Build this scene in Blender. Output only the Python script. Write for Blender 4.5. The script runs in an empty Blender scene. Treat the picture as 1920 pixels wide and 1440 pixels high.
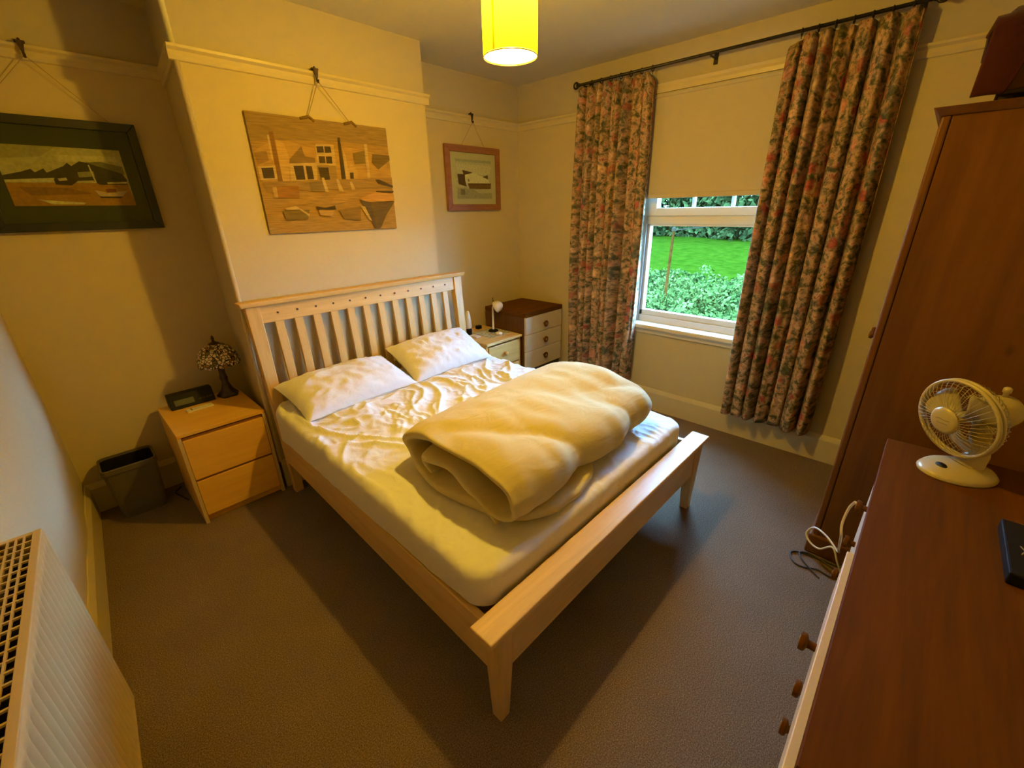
import bpy, math, random
import numpy as np
from mathutils import Vector, Matrix, noise as mnoise

scene = bpy.context.scene
COL = scene.collection
random.seed(7)
rng = np.random.default_rng(11)
PI = math.pi

# ------------------------------------------------------------------ camera
def add_camera():
    yaw, pitch, roll = math.radians(46.0), math.radians(22.18), math.radians(1.17)
    f = Vector((math.sin(yaw) * math.cos(pitch), math.cos(yaw) * math.cos(pitch), -math.sin(pitch)))
    r = f.cross(Vector((0, 0, 1))).normalized()
    d = f.cross(r)
    r2 = math.cos(roll) * r + math.sin(roll) * d
    d2 = -math.sin(roll) * r + math.cos(roll) * d
    m = Matrix((r2, -d2, -f)).transposed().to_4x4()
    m.translation = Vector((0, 0, 1.5))
    cam = bpy.data.cameras.new('camera')
    cam.sensor_width = 36.0
    cam.lens = 801.4 / 1920 * 36.0
    cam.clip_start = 0.02
    o = bpy.data.objects.new('camera', cam)
    COL.objects.link(o)
    o.matrix_world = m
    scene.camera = o
add_camera()

# ------------------------------------------------------------------ world (overcast daylight), exposure
SKY = 78.0
world = bpy.data.worlds.new('overcast_sky')
scene.world = world
world.use_nodes = True
bg = world.node_tree.nodes['Background']
bg.inputs['Color'].default_value = (0.245, 0.53, 1.0, 1)
bg.inputs['Strength'].default_value = SKY
BULB = 2750.0
scene.view_settings.view_transform = 'Standard'
scene.view_settings.look = 'None'
scene.view_settings.gamma = 1.0
scene.view_settings.use_curve_mapping = False
scene.view_settings.exposure = 0.0
try:
    scene.cycles.max_bounces = 10
    scene.cycles.diffuse_bounces = 5
    scene.cycles.transparent_max_bounces = 12
    scene.cycles.sample_clamp_indirect = 6.0
    scene.cycles.caustics_reflective = False
    scene.cycles.caustics_refractive = False
    scene.cycles.use_denoising = True
except Exception:
    pass

# ------------------------------------------------------------------ material helpers
def lin(r, g, b):
    def c(v):
        v /= 255.0
        return v / 12.92 if v <= 0.04045 else ((v + 0.055) / 1.055) ** 2.4
    return (c(r), c(g), c(b), 1.0)

class NT:
    def __init__(self, name):
        self.m = bpy.data.materials.new(name)
        self.m.use_nodes = True
        self.t = self.m.node_tree
        self.b = self.t.nodes['Principled BSDF']
    def n(self, typ, **kw):
        nd = self.t.nodes.new(typ)
        for k, v in kw.items():
            if k in nd.inputs:
                nd.inputs[k].default_value = v
            else:
                setattr(nd, k, v)
        return nd
    def l(self, a, ao, b, bi):
        self.t.links.new(a.outputs[ao], b.inputs[bi])
    def ramp(self, stops, interp='LINEAR'):
        r = self.t.nodes.new('ShaderNodeValToRGB')
        r.color_ramp.interpolation = interp
        e = r.color_ramp.elements
        while len(e) < len(stops):
            e.new(0.5)
        for i, (p, c) in enumerate(stops):
            e[i].position = p
            e[i].color = c
        return r
    def bump(self, src, out, strength, dist):
        b = self.n('ShaderNodeBump', Strength=strength, Distance=dist)
        self.l(src, out, b, 'Height')
        self.l(b, 'Normal', self.b, 'Normal')
        return b

def plain(name, col, rough=0.5, metal=0.0, var=0.0, vscale=8.0, bump=0.0, bscale=60.0, bdist=0.002, spec=0.5):
    t = NT(name)
    t.b.inputs['Roughness'].default_value = rough
    t.b.inputs['Metallic'].default_value = metal
    t.b.inputs['Specular IOR Level'].default_value = spec
    t.b.inputs['Base Color'].default_value = col
    tc = t.n('ShaderNodeTexCoord')
    if var:
        nz = t.n('ShaderNodeTexNoise', Scale=vscale, Detail=4.0)
        t.l(tc, 'Object', nz, 'Vector')
        lo = tuple(max(0, c * (1 - var)) for c in col[:3]) + (1,)
        hi = tuple(min(1, c * (1 + var)) for c in col[:3]) + (1,)
        r = t.ramp([(0.3, lo), (0.7, hi)])
        t.l(nz, 'Fac', r, 'Fac')
        t.l(r, 'Color', t.b, 'Base Color')
    if bump:
        n2 = t.n('ShaderNodeTexNoise', Scale=bscale, Detail=5.0)
        t.l(tc, 'Object', n2, 'Vector')
        t.bump(n2, 'Fac', bump, bdist)
    return t.m

def wood(name, c_dark, c_light, axis='x', scale=5.0, stretch=0.07, rough=0.4, knots=None, spec=0.5):
    t = NT(name)
    t.b.inputs['Roughness'].default_value = rough
    t.b.inputs['Specular IOR Level'].default_value = spec
    tc = t.n('ShaderNodeTexCoord')
    mp = t.n('ShaderNodeMapping')
    s = [scale, scale, scale]
    s['xyz'.index(axis)] = scale * stretch
    mp.inputs['Scale'].default_value = s
    t.l(tc, 'Object', mp, 'Vector')
    nz = t.n('ShaderNodeTexNoise', Scale=2.2, Detail=6.0, Roughness=0.6, Distortion=0.6)
    t.l(mp, 'Vector', nz, 'Vector')
    n2 = t.n('ShaderNodeTexNoise', Scale=14.0, Detail=3.0)
    t.l(mp, 'Vector', n2, 'Vector')
    mx = t.n('ShaderNodeMath', operation='MULTIPLY_ADD')
    mx.inputs[1].default_value = 0.3
    t.l(n2, 'Fac', mx, 0)
    t.l(nz, 'Fac', mx, 2)
    r = t.ramp([(0.42, c_dark), (0.82, c_light)])
    t.l(mx, 'Value', r, 'Fac')
    last = r
    if knots:
        v = t.n('ShaderNodeTexVoronoi', Scale=knots[0])
        m2 = t.n('ShaderNodeMapping')
        sk = [1.0, 1.0, 1.0]
        sk['xyz'.index(axis)] = 0.55
        m2.inputs['Scale'].default_value = sk
        t.l(tc, 'Object', m2, 'Vector')
        t.l(m2, 'Vector', v, 'Vector')
        kr = t.ramp([(knots[1] * 0.5, (0.12, 0.1, 0.1, 1)), (knots[1], (1, 1, 1, 1))])
        t.l(v, 'Distance', kr, 'Fac')
        mm = t.n('ShaderNodeMixRGB', blend_type='MULTIPLY', Fac=1.0)
        t.l(r, 'Color', mm, 'Color1')
        t.l(kr, 'Color', mm, 'Color2')
        last = mm
    t.l(last, 'Color', t.b, 'Base Color')
    t.bump(mx, 'Value', 0.08, 0.002)
    return t.m

def wall_paint(name, lower, upper=None, split=2.125):
    t = NT(name)
    t.b.inputs['Roughness'].default_value = 0.75
    t.b.inputs['Specular IOR Level'].default_value = 0.25
    geo = t.n('ShaderNodeNewGeometry')
    nz = t.n('ShaderNodeTexNoise', Scale=1.6, Detail=5.0)
    t.l(geo, 'Position', nz, 'Vector')
    r = t.ramp([(0.3, tuple(c * 0.95 for c in lower[:3]) + (1,)), (0.7, lower)])
    t.l(nz, 'Fac', r, 'Fac')
    src = r
    if upper:
        sp = t.n('ShaderNodeSeparateXYZ')
        t.l(geo, 'Position', sp, 'Vector')
        gt = t.n('ShaderNodeMath', operation='GREATER_THAN')
        gt.inputs[1].default_value = split
        t.l(sp, 'Z', gt, 0)
        mx = t.n('ShaderNodeMixRGB', Color2=upper)
        t.l(gt, 'Value', mx, 'Fac')
        t.l(r, 'Color', mx, 'Color1')
        src = mx
    t.l(src, 'Color', t.b, 'Base Color')
    n2 = t.n('ShaderNodeTexNoise', Scale=14.0, Detail=6.0)
    t.l(geo, 'Position', n2, 'Vector')
    t.bump(n2, 'Fac', 0.12, 0.006)
    return t.m

def carpet_mat():
    t = NT('carpet_brown')
    t.b.inputs['Roughness'].default_value = 0.95
    t.b.inputs['Specular IOR Level'].default_value = 0.1
    tc = t.n('ShaderNodeTexCoord')
    a = t.n('ShaderNodeTexNoise', Scale=260.0, Detail=2.0, Roughness=0.7)
    b = t.n('ShaderNodeTexNoise', Scale=2.5, Detail=4.0)
    t.l(tc, 'Object', a, 'Vector')
    t.l(tc, 'Object', b, 'Vector')
    r = t.ramp([(0.32, (0.088, 0.058, 0.036, 1)), (0.52, (0.19, 0.134, 0.090, 1)), (0.72, (0.33, 0.25, 0.175, 1))])
    t.l(a, 'Fac', r, 'Fac')
    r2 = t.ramp([(0.3, (0.82, 0.82, 0.82, 1)), (0.7, (1, 1, 1, 1))])
    t.l(b, 'Fac', r2, 'Fac')
    m = t.n('ShaderNodeMixRGB', blend_type='MULTIPLY', Fac=1.0)
    t.l(r, 'Color', m, 'Color1')
    t.l(r2, 'Color', m, 'Color2')
    t.l(m, 'Color', t.b, 'Base Color')
    t.bump(a, 'Fac', 0.35, 0.003)
    return t.m

def cloth_white(name, col, bump=0.25, scale=9.0, stretch=(1, 1, 1), dist=0.02):
    t = NT(name)
    t.b.inputs['Base Color'].default_value = col
    t.b.inputs['Roughness'].default_value = 0.85
    t.b.inputs['Specular IOR Level'].default_value = 0.15
    t.b.inputs['Sheen Weight'].default_value = 0.15
    tc = t.n('ShaderNodeTexCoord')
    mp = t.n('ShaderNodeMapping')
    mp.inputs['Scale'].default_value = stretch
    t.l(tc, 'Object', mp, 'Vector')
    a = t.n('ShaderNodeTexNoise', Scale=scale, Detail=3.0, Roughness=0.5, Distortion=0.8)
    t.l(mp, 'Vector', a, 'Vector')
    t.bump(a, 'Fac', bump, dist)
    return t.m

def floral_mat():
    t = NT('floral_curtain_cloth')
    t.b.inputs['Roughness'].default_value = 0.85
    t.b.inputs['Specular IOR Level'].default_value = 0.1
    uv = t.n('ShaderNodeTexCoord')
    wob = t.n('ShaderNodeTexNoise', Scale=16.0, Detail=3.0)
    t.l(uv, 'UV', wob, 'Vector')
    add = t.n('ShaderNodeMixRGB', blend_type='ADD', Fac=0.07)
    t.l(uv, 'UV', add, 'Color1')
    t.l(wob, 'Color', add, 'Color2')
    base = t.n('ShaderNodeTexNoise', Scale=30.0, Detail=5.0, Roughness=0.65)
    t.l(add, 'Color', base, 'Vector')
    g = lambda *c: lin(*c)
    r = t.ramp([(0.0, g(44, 48, 36)), (0.38, g(76, 78, 60)), (0.46, g(122, 112, 88)), (0.53, g(172, 142, 112)),
                (0.58, g(200, 168, 136)), (0.64, g(160, 96, 78)), (0.72, g(92, 92, 72))])
    t.l(base, 'Fac', r, 'Fac')
    # flower heads
    v = t.n('ShaderNodeTexVoronoi', Scale=12.0)
    t.l(add, 'Color', v, 'Vector')
    fm = t.ramp([(0.22, (1, 1, 1, 1)), (0.42, (0, 0, 0, 1))])
    t.l(v, 'Distance', fm, 'Fac')
    sep = t.n('ShaderNodeSeparateColor')
    t.l(v, 'Color', sep, 'Color')
    fc = t.ramp([(0.0, g(178, 96, 82)), (0.20, g(210, 150, 124)), (0.42, g(222, 186, 146)), (0.58, g(172, 112, 88)),
                 (0.72, g(216, 180, 156)), (0.86, g(96, 100, 78))], 'CONSTANT')
    t.l(sep, 'Red', fc, 'Fac')
    pet = t.n('ShaderNodeTexNoise', Scale=55.0, Detail=3.0)
    t.l(add, 'Color', pet, 'Vector')
    pr = t.ramp([(0.35, (0.45, 0.42, 0.38, 1)), (0.6, (1.1, 1.1, 1.1, 1))])
    t.l(pet, 'Fac', pr, 'Fac')
    fx = t.n('ShaderNodeMixRGB', blend_type='MULTIPLY', Fac=0.8)
    t.l(fc, 'Color', fx, 'Color1')
    t.l(pr, 'Color', fx, 'Color2')
    mx = t.n('ShaderNodeMixRGB')
    t.l(fm, 'Color', mx, 'Fac')
    t.l(r, 'Color', mx, 'Color1')
    t.l(fx, 'Color', mx, 'Color2')
    t.l(mx, 'Color', t.b, 'Base Color')
    # cloth lets a little light through
    tr = t.n('ShaderNodeBsdfTranslucent')
    t.l(mx, 'Color', tr, 'Color')
    ms = t.n('ShaderNodeMixShader', Fac=0.12)
    t.l(t.b, 'BSDF', ms, 1)
    t.l(tr, 'BSDF', ms, 2)
    t.l(ms, 'Shader', t.t.nodes['Material Output'], 'Surface')
    return t.m

def glass_mat():
    t = NT('window_glass')
    out = t.t.nodes['Material Output']
    tr = t.n('ShaderNodeBsdfTransparent')
    tr.inputs['Color'].default_value = (0.93, 0.97, 0.96, 1)
    gl = t.n('ShaderNodeBsdfGlossy', Roughness=0.02)
    fr = t.n('ShaderNodeFresnel', IOR=1.45)
    ms = t.n('ShaderNodeMixShader')
    geo = t.n('ShaderNodeNewGeometry')
    sub = t.n('ShaderNodeMath', operation='SUBTRACT')
    sub.inputs[0].default_value = 1.0
    t.l(geo, 'Backfacing', sub, 1)
    mul = t.n('ShaderNodeMath', operation='MULTIPLY')
    t.l(fr, 'Fac', mul, 0)
    t.l(sub, 'Value', mul, 1)
    t.l(mul, 'Value', ms, 'Fac')
    t.l(tr, 'BSDF', ms, 1)
    t.l(gl, 'BSDF', ms, 2)
    t.l(ms, 'Shader', out, 'Surface')
    return t.m

def shade_mat(name='yellow_lampshade_fabric', tint=(0.90, 0.55, 0.006, 1), thin=0.58):
    t = NT(name)
    out = t.t.nodes['Material Output']
    tp = t.n('ShaderNodeBsdfTransparent')
    tp.inputs['Color'].default_value = (0.93, 0.76, 0.26, 1)
    tl = t.n('ShaderNodeBsdfTranslucent')
    tl.inputs['Color'].default_value = tint
    df = t.n('ShaderNodeBsdfDiffuse')
    df.inputs['Color'].default_value = (0.85, 0.55, 0.05, 1)
    m1 = t.n('ShaderNodeMixShader', Fac=0.25)
    t.l(tl, 'BSDF', m1, 1)
    t.l(df, 'BSDF', m1, 2)
    m2 = t.n('ShaderNodeMixShader', Fac=thin)
    t.l(m1, 'Shader', m2, 1)
    t.l(tp, 'BSDF', m2, 2)
    t.l(m2, 'Shader', out, 'Surface')
    return t.m

def diffuser_mat():
    t = NT('frosted_diffuser')
    out = t.t.nodes['Material Output']
    tp = t.n('ShaderNodeBsdfTransparent')
    tp.inputs['Color'].default_value = (0.95, 0.84, 0.42, 1)
    tl = t.n('ShaderNodeBsdfTranslucent')
    tl.inputs['Color'].default_value = (0.92, 0.84, 0.55, 1)
    m2 = t.n('ShaderNodeMixShader', Fac=0.62)
    t.l(tl, 'BSDF', m2, 1)
    t.l(tp, 'BSDF', m2, 2)
    t.l(m2, 'Shader', out, 'Surface')
    return t.m

def emit_mat(name, col, s):
    t = NT(name)
    out = t.t.nodes['Material Output']
    e = t.n('ShaderNodeEmission', Strength=s)
    e.inputs['Color'].default_value = col
    t.l(e, 'Emission', out, 'Surface')
    return t.m

def mosaic_mat():
    t = NT('mosaic_glass')
    t.b.inputs['Roughness'].default_value = 0.18
    tc = t.n('ShaderNodeTexCoord')
    v = t.n('ShaderNodeTexVoronoi', Scale=62.0)
    t.l(tc, 'Object', v, 'Vector')
    e = t.n('ShaderNodeTexVoronoi', Scale=62.0, feature='DISTANCE_TO_EDGE')
    t.l(tc, 'Object', e, 'Vector')
    sep = t.n('ShaderNodeSeparateColor')
    t.l(v, 'Color', sep, 'Color')
    r = t.ramp([(0.0, lin(235, 225, 200)), (0.3, lin(160, 120, 70)), (0.45, lin(240, 215, 175)), (0.65, lin(110, 100, 60)), (0.8, lin(225, 205, 180))], 'CONSTANT')
    t.l(sep, 'Red', r, 'Fac')
    er = t.ramp([(0.06, (0.02, 0.015, 0.01, 1)), (0.12, (1, 1, 1, 1))])
    t.l(e, 'Distance', er, 'Fac')
    m = t.n('ShaderNodeMixRGB', blend_type='MULTIPLY', Fac=1.0)
    t.l(r, 'Color', m, 'Color1')
    t.l(er, 'Color', m, 'Color2')
    t.l(m, 'Color', t.b, 'Base Color')
    t.bump(er, 'Color', 0.5, 0.002)
    return t.m

def weave_mat(name, col):
    t = NT(name)
    t.b.inputs['Roughness'].default_value = 0.95
    t.b.inputs['Specular IOR Level'].default_value = 0.05
    tc = t.n('ShaderNodeTexCoord')
    mp = t.n('ShaderNodeMapping')
    mp.inputs['Scale'].default_value = (6, 6, 90)
    t.l(tc, 'Object', mp, 'Vector')
    n = t.n('ShaderNodeTexNoise', Scale=2.0, Detail=4.0)
    t.l(mp, 'Vector', n, 'Vector')
    r = t.ramp([(0.3, tuple(c * 0.72 for c in col[:3]) + (1,)), (0.7, tuple(min(1, c * 1.15) for c in col[:3]) + (1,))])
    t.l(n, 'Fac', r, 'Fac')
    t.l(r, 'Color', t.b, 'Base Color')
    t.bump(n, 'Fac', 0.4, 0.003)
    return t.m

def leaf_mat(name, stops, scale):
    t = NT(name)
    t.b.inputs['Roughness'].default_value = 1.0
    t.b.inputs['Specular IOR Level'].default_value = 0.0
    geo = t.n('ShaderNodeNewGeometry')
    n = t.n('ShaderNodeTexNoise', Scale=scale, Detail=5.0, Roughness=0.7)
    t.l(geo, 'Position', n, 'Vector')
    r = t.ramp(stops)
    t.l(n, 'Fac', r, 'Fac')
    t.l(r, 'Color', t.b, 'Base Color')
    return t.m

M = {}
M['wall'] = wall_paint('cream_wall_paint', (0.60, 0.505, 0.305, 1), (0.50, 0.45, 0.395, 1))
M['ceiling'] = wall_paint('ceiling_white_paint', (0.68, 0.66, 0.62, 1))
M['trim'] = plain('cream_gloss_trim', (0.62, 0.53, 0.335, 1), 0.35)
M['carpet'] = carpet_mat()
M['upvc'] = plain('white_plastic_frame', (0.80, 0.82, 0.84, 1), 0.3)
M['sill'] = plain('white_sill_paint', (0.80, 0.74, 0.62, 1), 0.35)
M['glass'] = glass_mat()
M['blind'] = plain('cream_blind_fabric', (0.52, 0.46, 0.345, 1), 0.9, bump=0.1, bscale=300)
M['floral'] = floral_mat()
M['black_metal'] = plain('black_metal', (0.025, 0.02, 0.017, 1), 0.4, 0.6)
M['bronze'] = plain('dark_bronze', (0.055, 0.032, 0.02, 1), 0.4, 0.5, var=0.4, vscale=40)
M['oak'] = wood('pale_oak', (0.56, 0.345, 0.10, 1), (0.74, 0.49, 0.165, 1), 'x', 9, 0.06, 0.42)
M['oak_z'] = wood('pale_oak_upright', (0.56, 0.345, 0.10, 1), (0.74, 0.49, 0.165, 1), 'z', 9, 0.06, 0.42)
M['oak_y'] = wood('pale_oak_lengthwise', (0.56, 0.345, 0.10, 1), (0.74, 0.49, 0.165, 1), 'y', 9, 0.06, 0.42)
M['peg'] = plain('dark_peg', (0.06, 0.03, 0.015, 1), 0.5)
M['beech'] = wood('orange_beech_veneer', (0.72, 0.39, 0.055, 1), (0.86, 0.51, 0.085, 1), 'x', 6, 0.08, 0.38)
M['beech_shaded'] = plain('beech_recess_shade', (0.22, 0.09, 0.012, 1), 0.6)  # beech colour darkened to hold the shade of the finger recess
M['beech_edge'] = plain('pale_veneer_edge', (0.60, 0.44, 0.25, 1), 0.5)
M['pine'] = wood('yellow_pine', (0.62, 0.38, 0.11, 1), (0.80, 0.54, 0.18, 1), 'x', 8, 0.07, 0.4, knots=(7, 0.10))
M['stained'] = wood('stained_pine', (0.095, 0.034, 0.003, 1), (0.155, 0.060, 0.006, 1), 'z', 5, 0.07, 0.5, knots=(4.2, 0.085), spec=0.25)
M['teak'] = wood('teak_veneer', (0.072, 0.024, 0.002, 1), (0.122, 0.042, 0.003, 1), 'x', 8, 0.06, 0.6, spec=0.05)
M['teak_y'] = wood('teak_veneer_side', (0.072, 0.024, 0.002, 1), (0.122, 0.042, 0.003, 1), 'z', 8, 0.06, 0.42)
M['melamine'] = plain('cream_melamine', (0.68, 0.58, 0.42, 1), 0.4)
M['dark_void'] = plain('dark_brown_base', (0.03, 0.016, 0.01, 1), 0.6)
M['brass'] = plain('aged_brass', (0.42, 0.30, 0.12, 1), 0.35, 0.8)
M['sheet'] = cloth_white('white_fitted_sheet', (0.76, 0.76, 0.77, 1), 0.35, 16.0, (1, 1, 1), 0.012)
M['mattress'] = plain('off_white_mattress_ticking', (0.72, 0.68, 0.60, 1), 0.85, bump=0.2, bscale=200)
M['pillow'] = cloth_white('white_pillow_cotton', (0.74, 0.74, 0.76, 1), 0.3, 9.0, (1, 2.2, 1), 0.02)
M['duvet'] = cloth_white('cream_duvet_cotton', (0.58, 0.485, 0.225, 1), 0.32, 6.0, (1, 3.0, 3.0), 0.02)
M['shade'] = shade_mat()
M['seam'] = shade_mat('orange_shade_seam', (0.10, 0.028, 0.0005, 1), 0.04)
M['diffuser'] = diffuser_mat()
M['bulb'] = emit_mat('warm_bulb', (1.0, 0.73, 0.16, 1), BULB)
M['white_plastic'] = plain('white_plastic', (0.78, 0.76, 0.72, 1), 0.35)
M['cream_plastic'] = plain('cream_plastic', (0.50, 0.44, 0.26, 1), 0.3)
M['cream_plastic_dim'] = plain('cream_plastic_wire', (0.40, 0.35, 0.21, 1), 0.4)
M['black_plastic'] = plain('black_plastic', (0.009, 0.008, 0.008, 1), 0.5, spec=0.15)
M['lcd'] = plain('grey_green_display', (0.075, 0.085, 0.05, 1), 0.3)
M['paper'] = plain('white_paper', (0.74, 0.70, 0.60, 1), 0.8)
M['print_grey'] = plain('grey_print', (0.25, 0.22, 0.19, 1), 0.8)
M['bin'] = plain('grey_plastic_bin', (0.11, 0.095, 0.082, 1), 0.45)
M['radiator'] = plain('cream_radiator_enamel', (0.54, 0.42, 0.22, 1), 0.4)
M['rad_dark'] = plain('radiator_inside', (0.05, 0.04, 0.03, 1), 0.8)
M['frame_green'] = plain('black_green_frame', (0.012, 0.014, 0.009, 1), 0.35)
M['mat_green'] = plain('dark_green_mount', (0.046, 0.048, 0.018, 1), 0.9)
M['frame_brown'] = wood('brown_picture_frame', (0.20, 0.07, 0.02, 1), (0.32, 0.13, 0.04, 1), 'x', 10, 0.1, 0.4)
M['mat_white'] = plain('white_mount', (0.66, 0.60, 0.50, 1), 0.9)
M['string'] = plain('pale_string', (0.36, 0.25, 0.13, 1), 0.9)
M['mosaic'] = mosaic_mat()
M['maroon'] = cloth_white('maroon_cloth', (0.036, 0.003, 0.005, 1), 0.3, 14.0)
M['white_cable'] = plain('white_cable', (0.70, 0.66, 0.60, 1), 0.5)
M['black_cable'] = plain('black_cable', (0.02, 0.018, 0.016, 1), 0.5)
M['silver'] = plain('white_metal_lamp', (0.74, 0.74, 0.78, 1), 0.3)
M['mosaic_mat'] = plain('green_white_mat_cloth', (0.50, 0.50, 0.36, 1), 0.9, var=0.55, vscale=45)
M['lawn'] = leaf_mat('lawn_grass', [(0.3, (0.0042, 0.0135, 0.0006, 1)), (0.7, (0.0125, 0.0255, 0.0016, 1))], 3.0)
M['bush'] = leaf_mat('bramble_leaves', [(0.3, (0.014, 0.026, 0.007, 1)), (0.5, (0.036, 0.062, 0.013, 1)), (0.7, (0.078, 0.098, 0.026, 1))], 2.6)
M['hedge'] = leaf_mat('hedge_leaves', [(0.3, (0.008, 0.012, 0.004, 1)), (0.55, (0.022, 0.034, 0.009, 1)), (0.75, (0.050, 0.058, 0.020, 1))], 1.4)
M['post_wood'] = plain('weathered_post_wood', (0.038, 0.016, 0.003, 1), 1.0, var=0.3, vscale=20, spec=0.0)
M['rope'] = plain('pale_rope', (0.016, 0.013, 0.008, 1), 1.0, spec=0.0)

# ------------------------------------------------------------------ mesh helpers
class MB:
    def __init__(self):
        self.v, self.f, self.mi, self.cur = [], [], [], 0
        self.uv = None
    def _add(self, vs, fs):
        o = len(self.v)
        self.v += [tuple(p) for p in vs]
        for q in fs:
            self.f.append(tuple(i + o for i in q))
            self.mi.append(self.cur)
        return self
    def box(self, a, b, m=None):
        x0, y0, z0 = a; x1, y1, z1 = b
        vs = [(x0,y0,z0),(x1,y0,z0),(x1,y1,z0),(x0,y1,z0),(x0,y0,z1),(x1,y0,z1),(x1,y1,z1),(x0,y1,z1)]
        if m is not None:
            vs = [tuple(m @ Vector(p)) for p in vs]
        return self._add(vs, [(0,3,2,1),(4,5,6,7),(0,1,5,4),(1,2,6,5),(2,3,7,6),(3,0,4,7)])
    def hexa(self, bot, top):
        return self._add(list(bot) + list(top), [(0,3,2,1),(4,5,6,7),(0,1,5,4),(1,2,6,5),(2,3,7,6),(3,0,4,7)])
    def prism(self, poly, z0, z1):
        n = len(poly)
        vs = [(x, y, z0) for x, y in poly] + [(x, y, z1) for x, y in poly]
        fs = [tuple(range(n - 1, -1, -1)), tuple(range(n, 2 * n))]
        fs += [(i, (i + 1) % n, n + (i + 1) % n, n + i) for i in range(n)]
        return self._add(vs, fs)
    def sweep(self, prof, p0, p1, out):
        """prof: (outward, z) closed profile swept from p0 to p1 (xy), out = outward xy normal"""
        n = len(prof)
        vs = []
        for p in (p0, p1):
            for o, z in prof:
                vs.append((p[0] + out[0] * o, p[1] + out[1] * o, z))
        fs = [tuple(range(n)), tuple(range(2 * n - 1, n - 1, -1))]
        fs += [(i, n + i, n + (i + 1) % n, (i + 1) % n) for i in range(n)]
        return self._add(vs, fs)
    def lathe(self, prof, center=(0,0,0), seg=24, m=None, cap=True):
        cx, cy, cz = center
        vs, fs = [], []
        k = len(prof)
        for i in range(seg):
            a = 2 * PI * i / seg
            for r, z in prof:
                p = Vector((r * math.cos(a), r * math.sin(a), z))
                if m is not None:
                    p = m @ p
                vs.append((p[0] + cx, p[1] + cy, p[2] + cz))
        for i in range(seg):
            j = (i + 1) % seg
            for q in range(k - 1):
                fs.append((i * k + q, j * k + q, j * k + q + 1, i * k + q + 1))
        if cap:
            if prof[0][0] > 1e-6:
                fs.append(tuple(i * k for i in range(seg - 1, -1, -1)))
            if prof[-1][0] > 1e-6:
                fs.append(tuple(i * k + k - 1 for i in range(seg)))
        return self._add(vs, fs)
    def tube(self, pts, r, seg=8, closed=False, caps=True):
        pts = [Vector(p) for p in pts]
        n = len(pts)
        vs, fs = [], []
        up = None
        for i, p in enumerate(pts):
            a = pts[(i - 1) % n] if (closed or i > 0) else pts[i]
            b = pts[(i + 1) % n] if (closed or i < n - 1) else pts[i]
            t = (b - a).normalized()
            if up is None:
                up = Vector((0, 0, 1)) if abs(t.z) < 0.9 else Vector((1, 0, 0))
            s = t.cross(up)
            if s.length < 1e-5:
                s = t.cross(Vector((0.3, 1, 0.2)))
            s.normalize()
            up = s.cross(t).normalized()
            rr = r[i] if isinstance(r, (list, tuple)) else r
            for k in range(seg):
                an = 2 * PI * k / seg
                vs.append(p + s * (math.cos(an) * rr) + up * (math.sin(an) * rr))
        for i in range(n if closed else n - 1):
            j = (i + 1) % n
            for k in range(seg):
                k2 = (k + 1) % seg
                fs.append((i * seg + k, i * seg + k2, j * seg + k2, j * seg + k))
        if not closed and caps:
            fs.append(tuple(range(seg)))
            fs.append(tuple((n - 1) * seg + k for k in range(seg - 1, -1, -1)))
        return self._add(vs, fs)
    def grid(self, fn, nu, nv, closed_u=False):
        vs = [fn(i / (nu if closed_u else nu - 1), j / (nv - 1)) for i in range(nu) for j in range(nv)]
        fs = []
        for i in range(nu if closed_u else nu - 1):
            i2 = (i + 1) % nu
            for j in range(nv - 1):
                fs.append((i * nv + j, i2 * nv + j, i2 * nv + j + 1, i * nv + j + 1))
        return self._add(vs, fs)

ROOT = {}
def finish(o, bevel, smooth, subsurf, solid, seg=2):
    if solid:
        s = o.modifiers.new('thickness', 'SOLIDIFY'); s.thickness = solid; s.offset = 0
    if bevel:
        b = o.modifiers.new('soft_edges', 'BEVEL'); b.width = bevel; b.segments = seg; b.limit_method = 'ANGLE'; b.angle_limit = math.radians(40)
    if subsurf:
        s = o.modifiers.new('smooth', 'SUBSURF'); s.levels = subsurf; s.render_levels = subsurf
    if smooth:
        for p in o.data.polygons:
            p.use_smooth = True

def mesh_obj(name, mb, mats, parent=None, origin=None, bevel=0.0, smooth=False, subsurf=0, solid=0.0, local=False):
    """parts: mesh coordinates are world coordinates minus the thing's origin (local=True: already local)"""
    if parent is not None:
        org = Vector((0, 0, 0)) if local else ROOT[parent]
    elif origin is not None:
        org = Vector(origin)
    else:
        a = np.array(mb.v)
        org = Vector(((a[:, 0].min() + a[:, 0].max()) / 2, (a[:, 1].min() + a[:, 1].max()) / 2, a[:, 2].min()))
    me = bpy.data.meshes.new(name)
    if local:
        vs = mb.v
    else:
        vs = [(p[0] - org[0], p[1] - org[1], p[2] - org[2]) for p in mb.v]
    me.from_pydata(vs, [], mb.f)
    mats = mats if isinstance(mats, (list, tuple)) else [mats]
    for m in mats:
        me.materials.append(M[m] if isinstance(m, str) else m)
    if len(mats) > 1:
        me.polygons.foreach_set('material_index', mb.mi)
    if mb.uv is not None:
        layer = me.uv_layers.new(name='UVMap')
        for lp in me.loops:
            layer.data[lp.index].uv = mb.uv[lp.vertex_index]
    me.update()
    o = bpy.data.objects.new(name, me)
    COL.objects.link(o)
    if parent is not None:
        o.parent = parent
        ROOT[o] = ROOT[parent] if not local else Vector((0, 0, 0))
    else:
        o.location = org
        ROOT[o] = org
    finish(o, bevel, smooth, subsurf, solid)
    return o

def thing(name, label, cat, loc, rotz=0.0, group=None):
    o = bpy.data.objects.new(name, None)
    o.empty_display_size = 0.1
    COL.objects.link(o)
    o.location = loc
    o.rotation_euler = (0, 0, rotz)
    o['label'] = label; o['category'] = cat
    if group: o['group'] = group
    ROOT[o] = Vector(loc)
    return o

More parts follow.
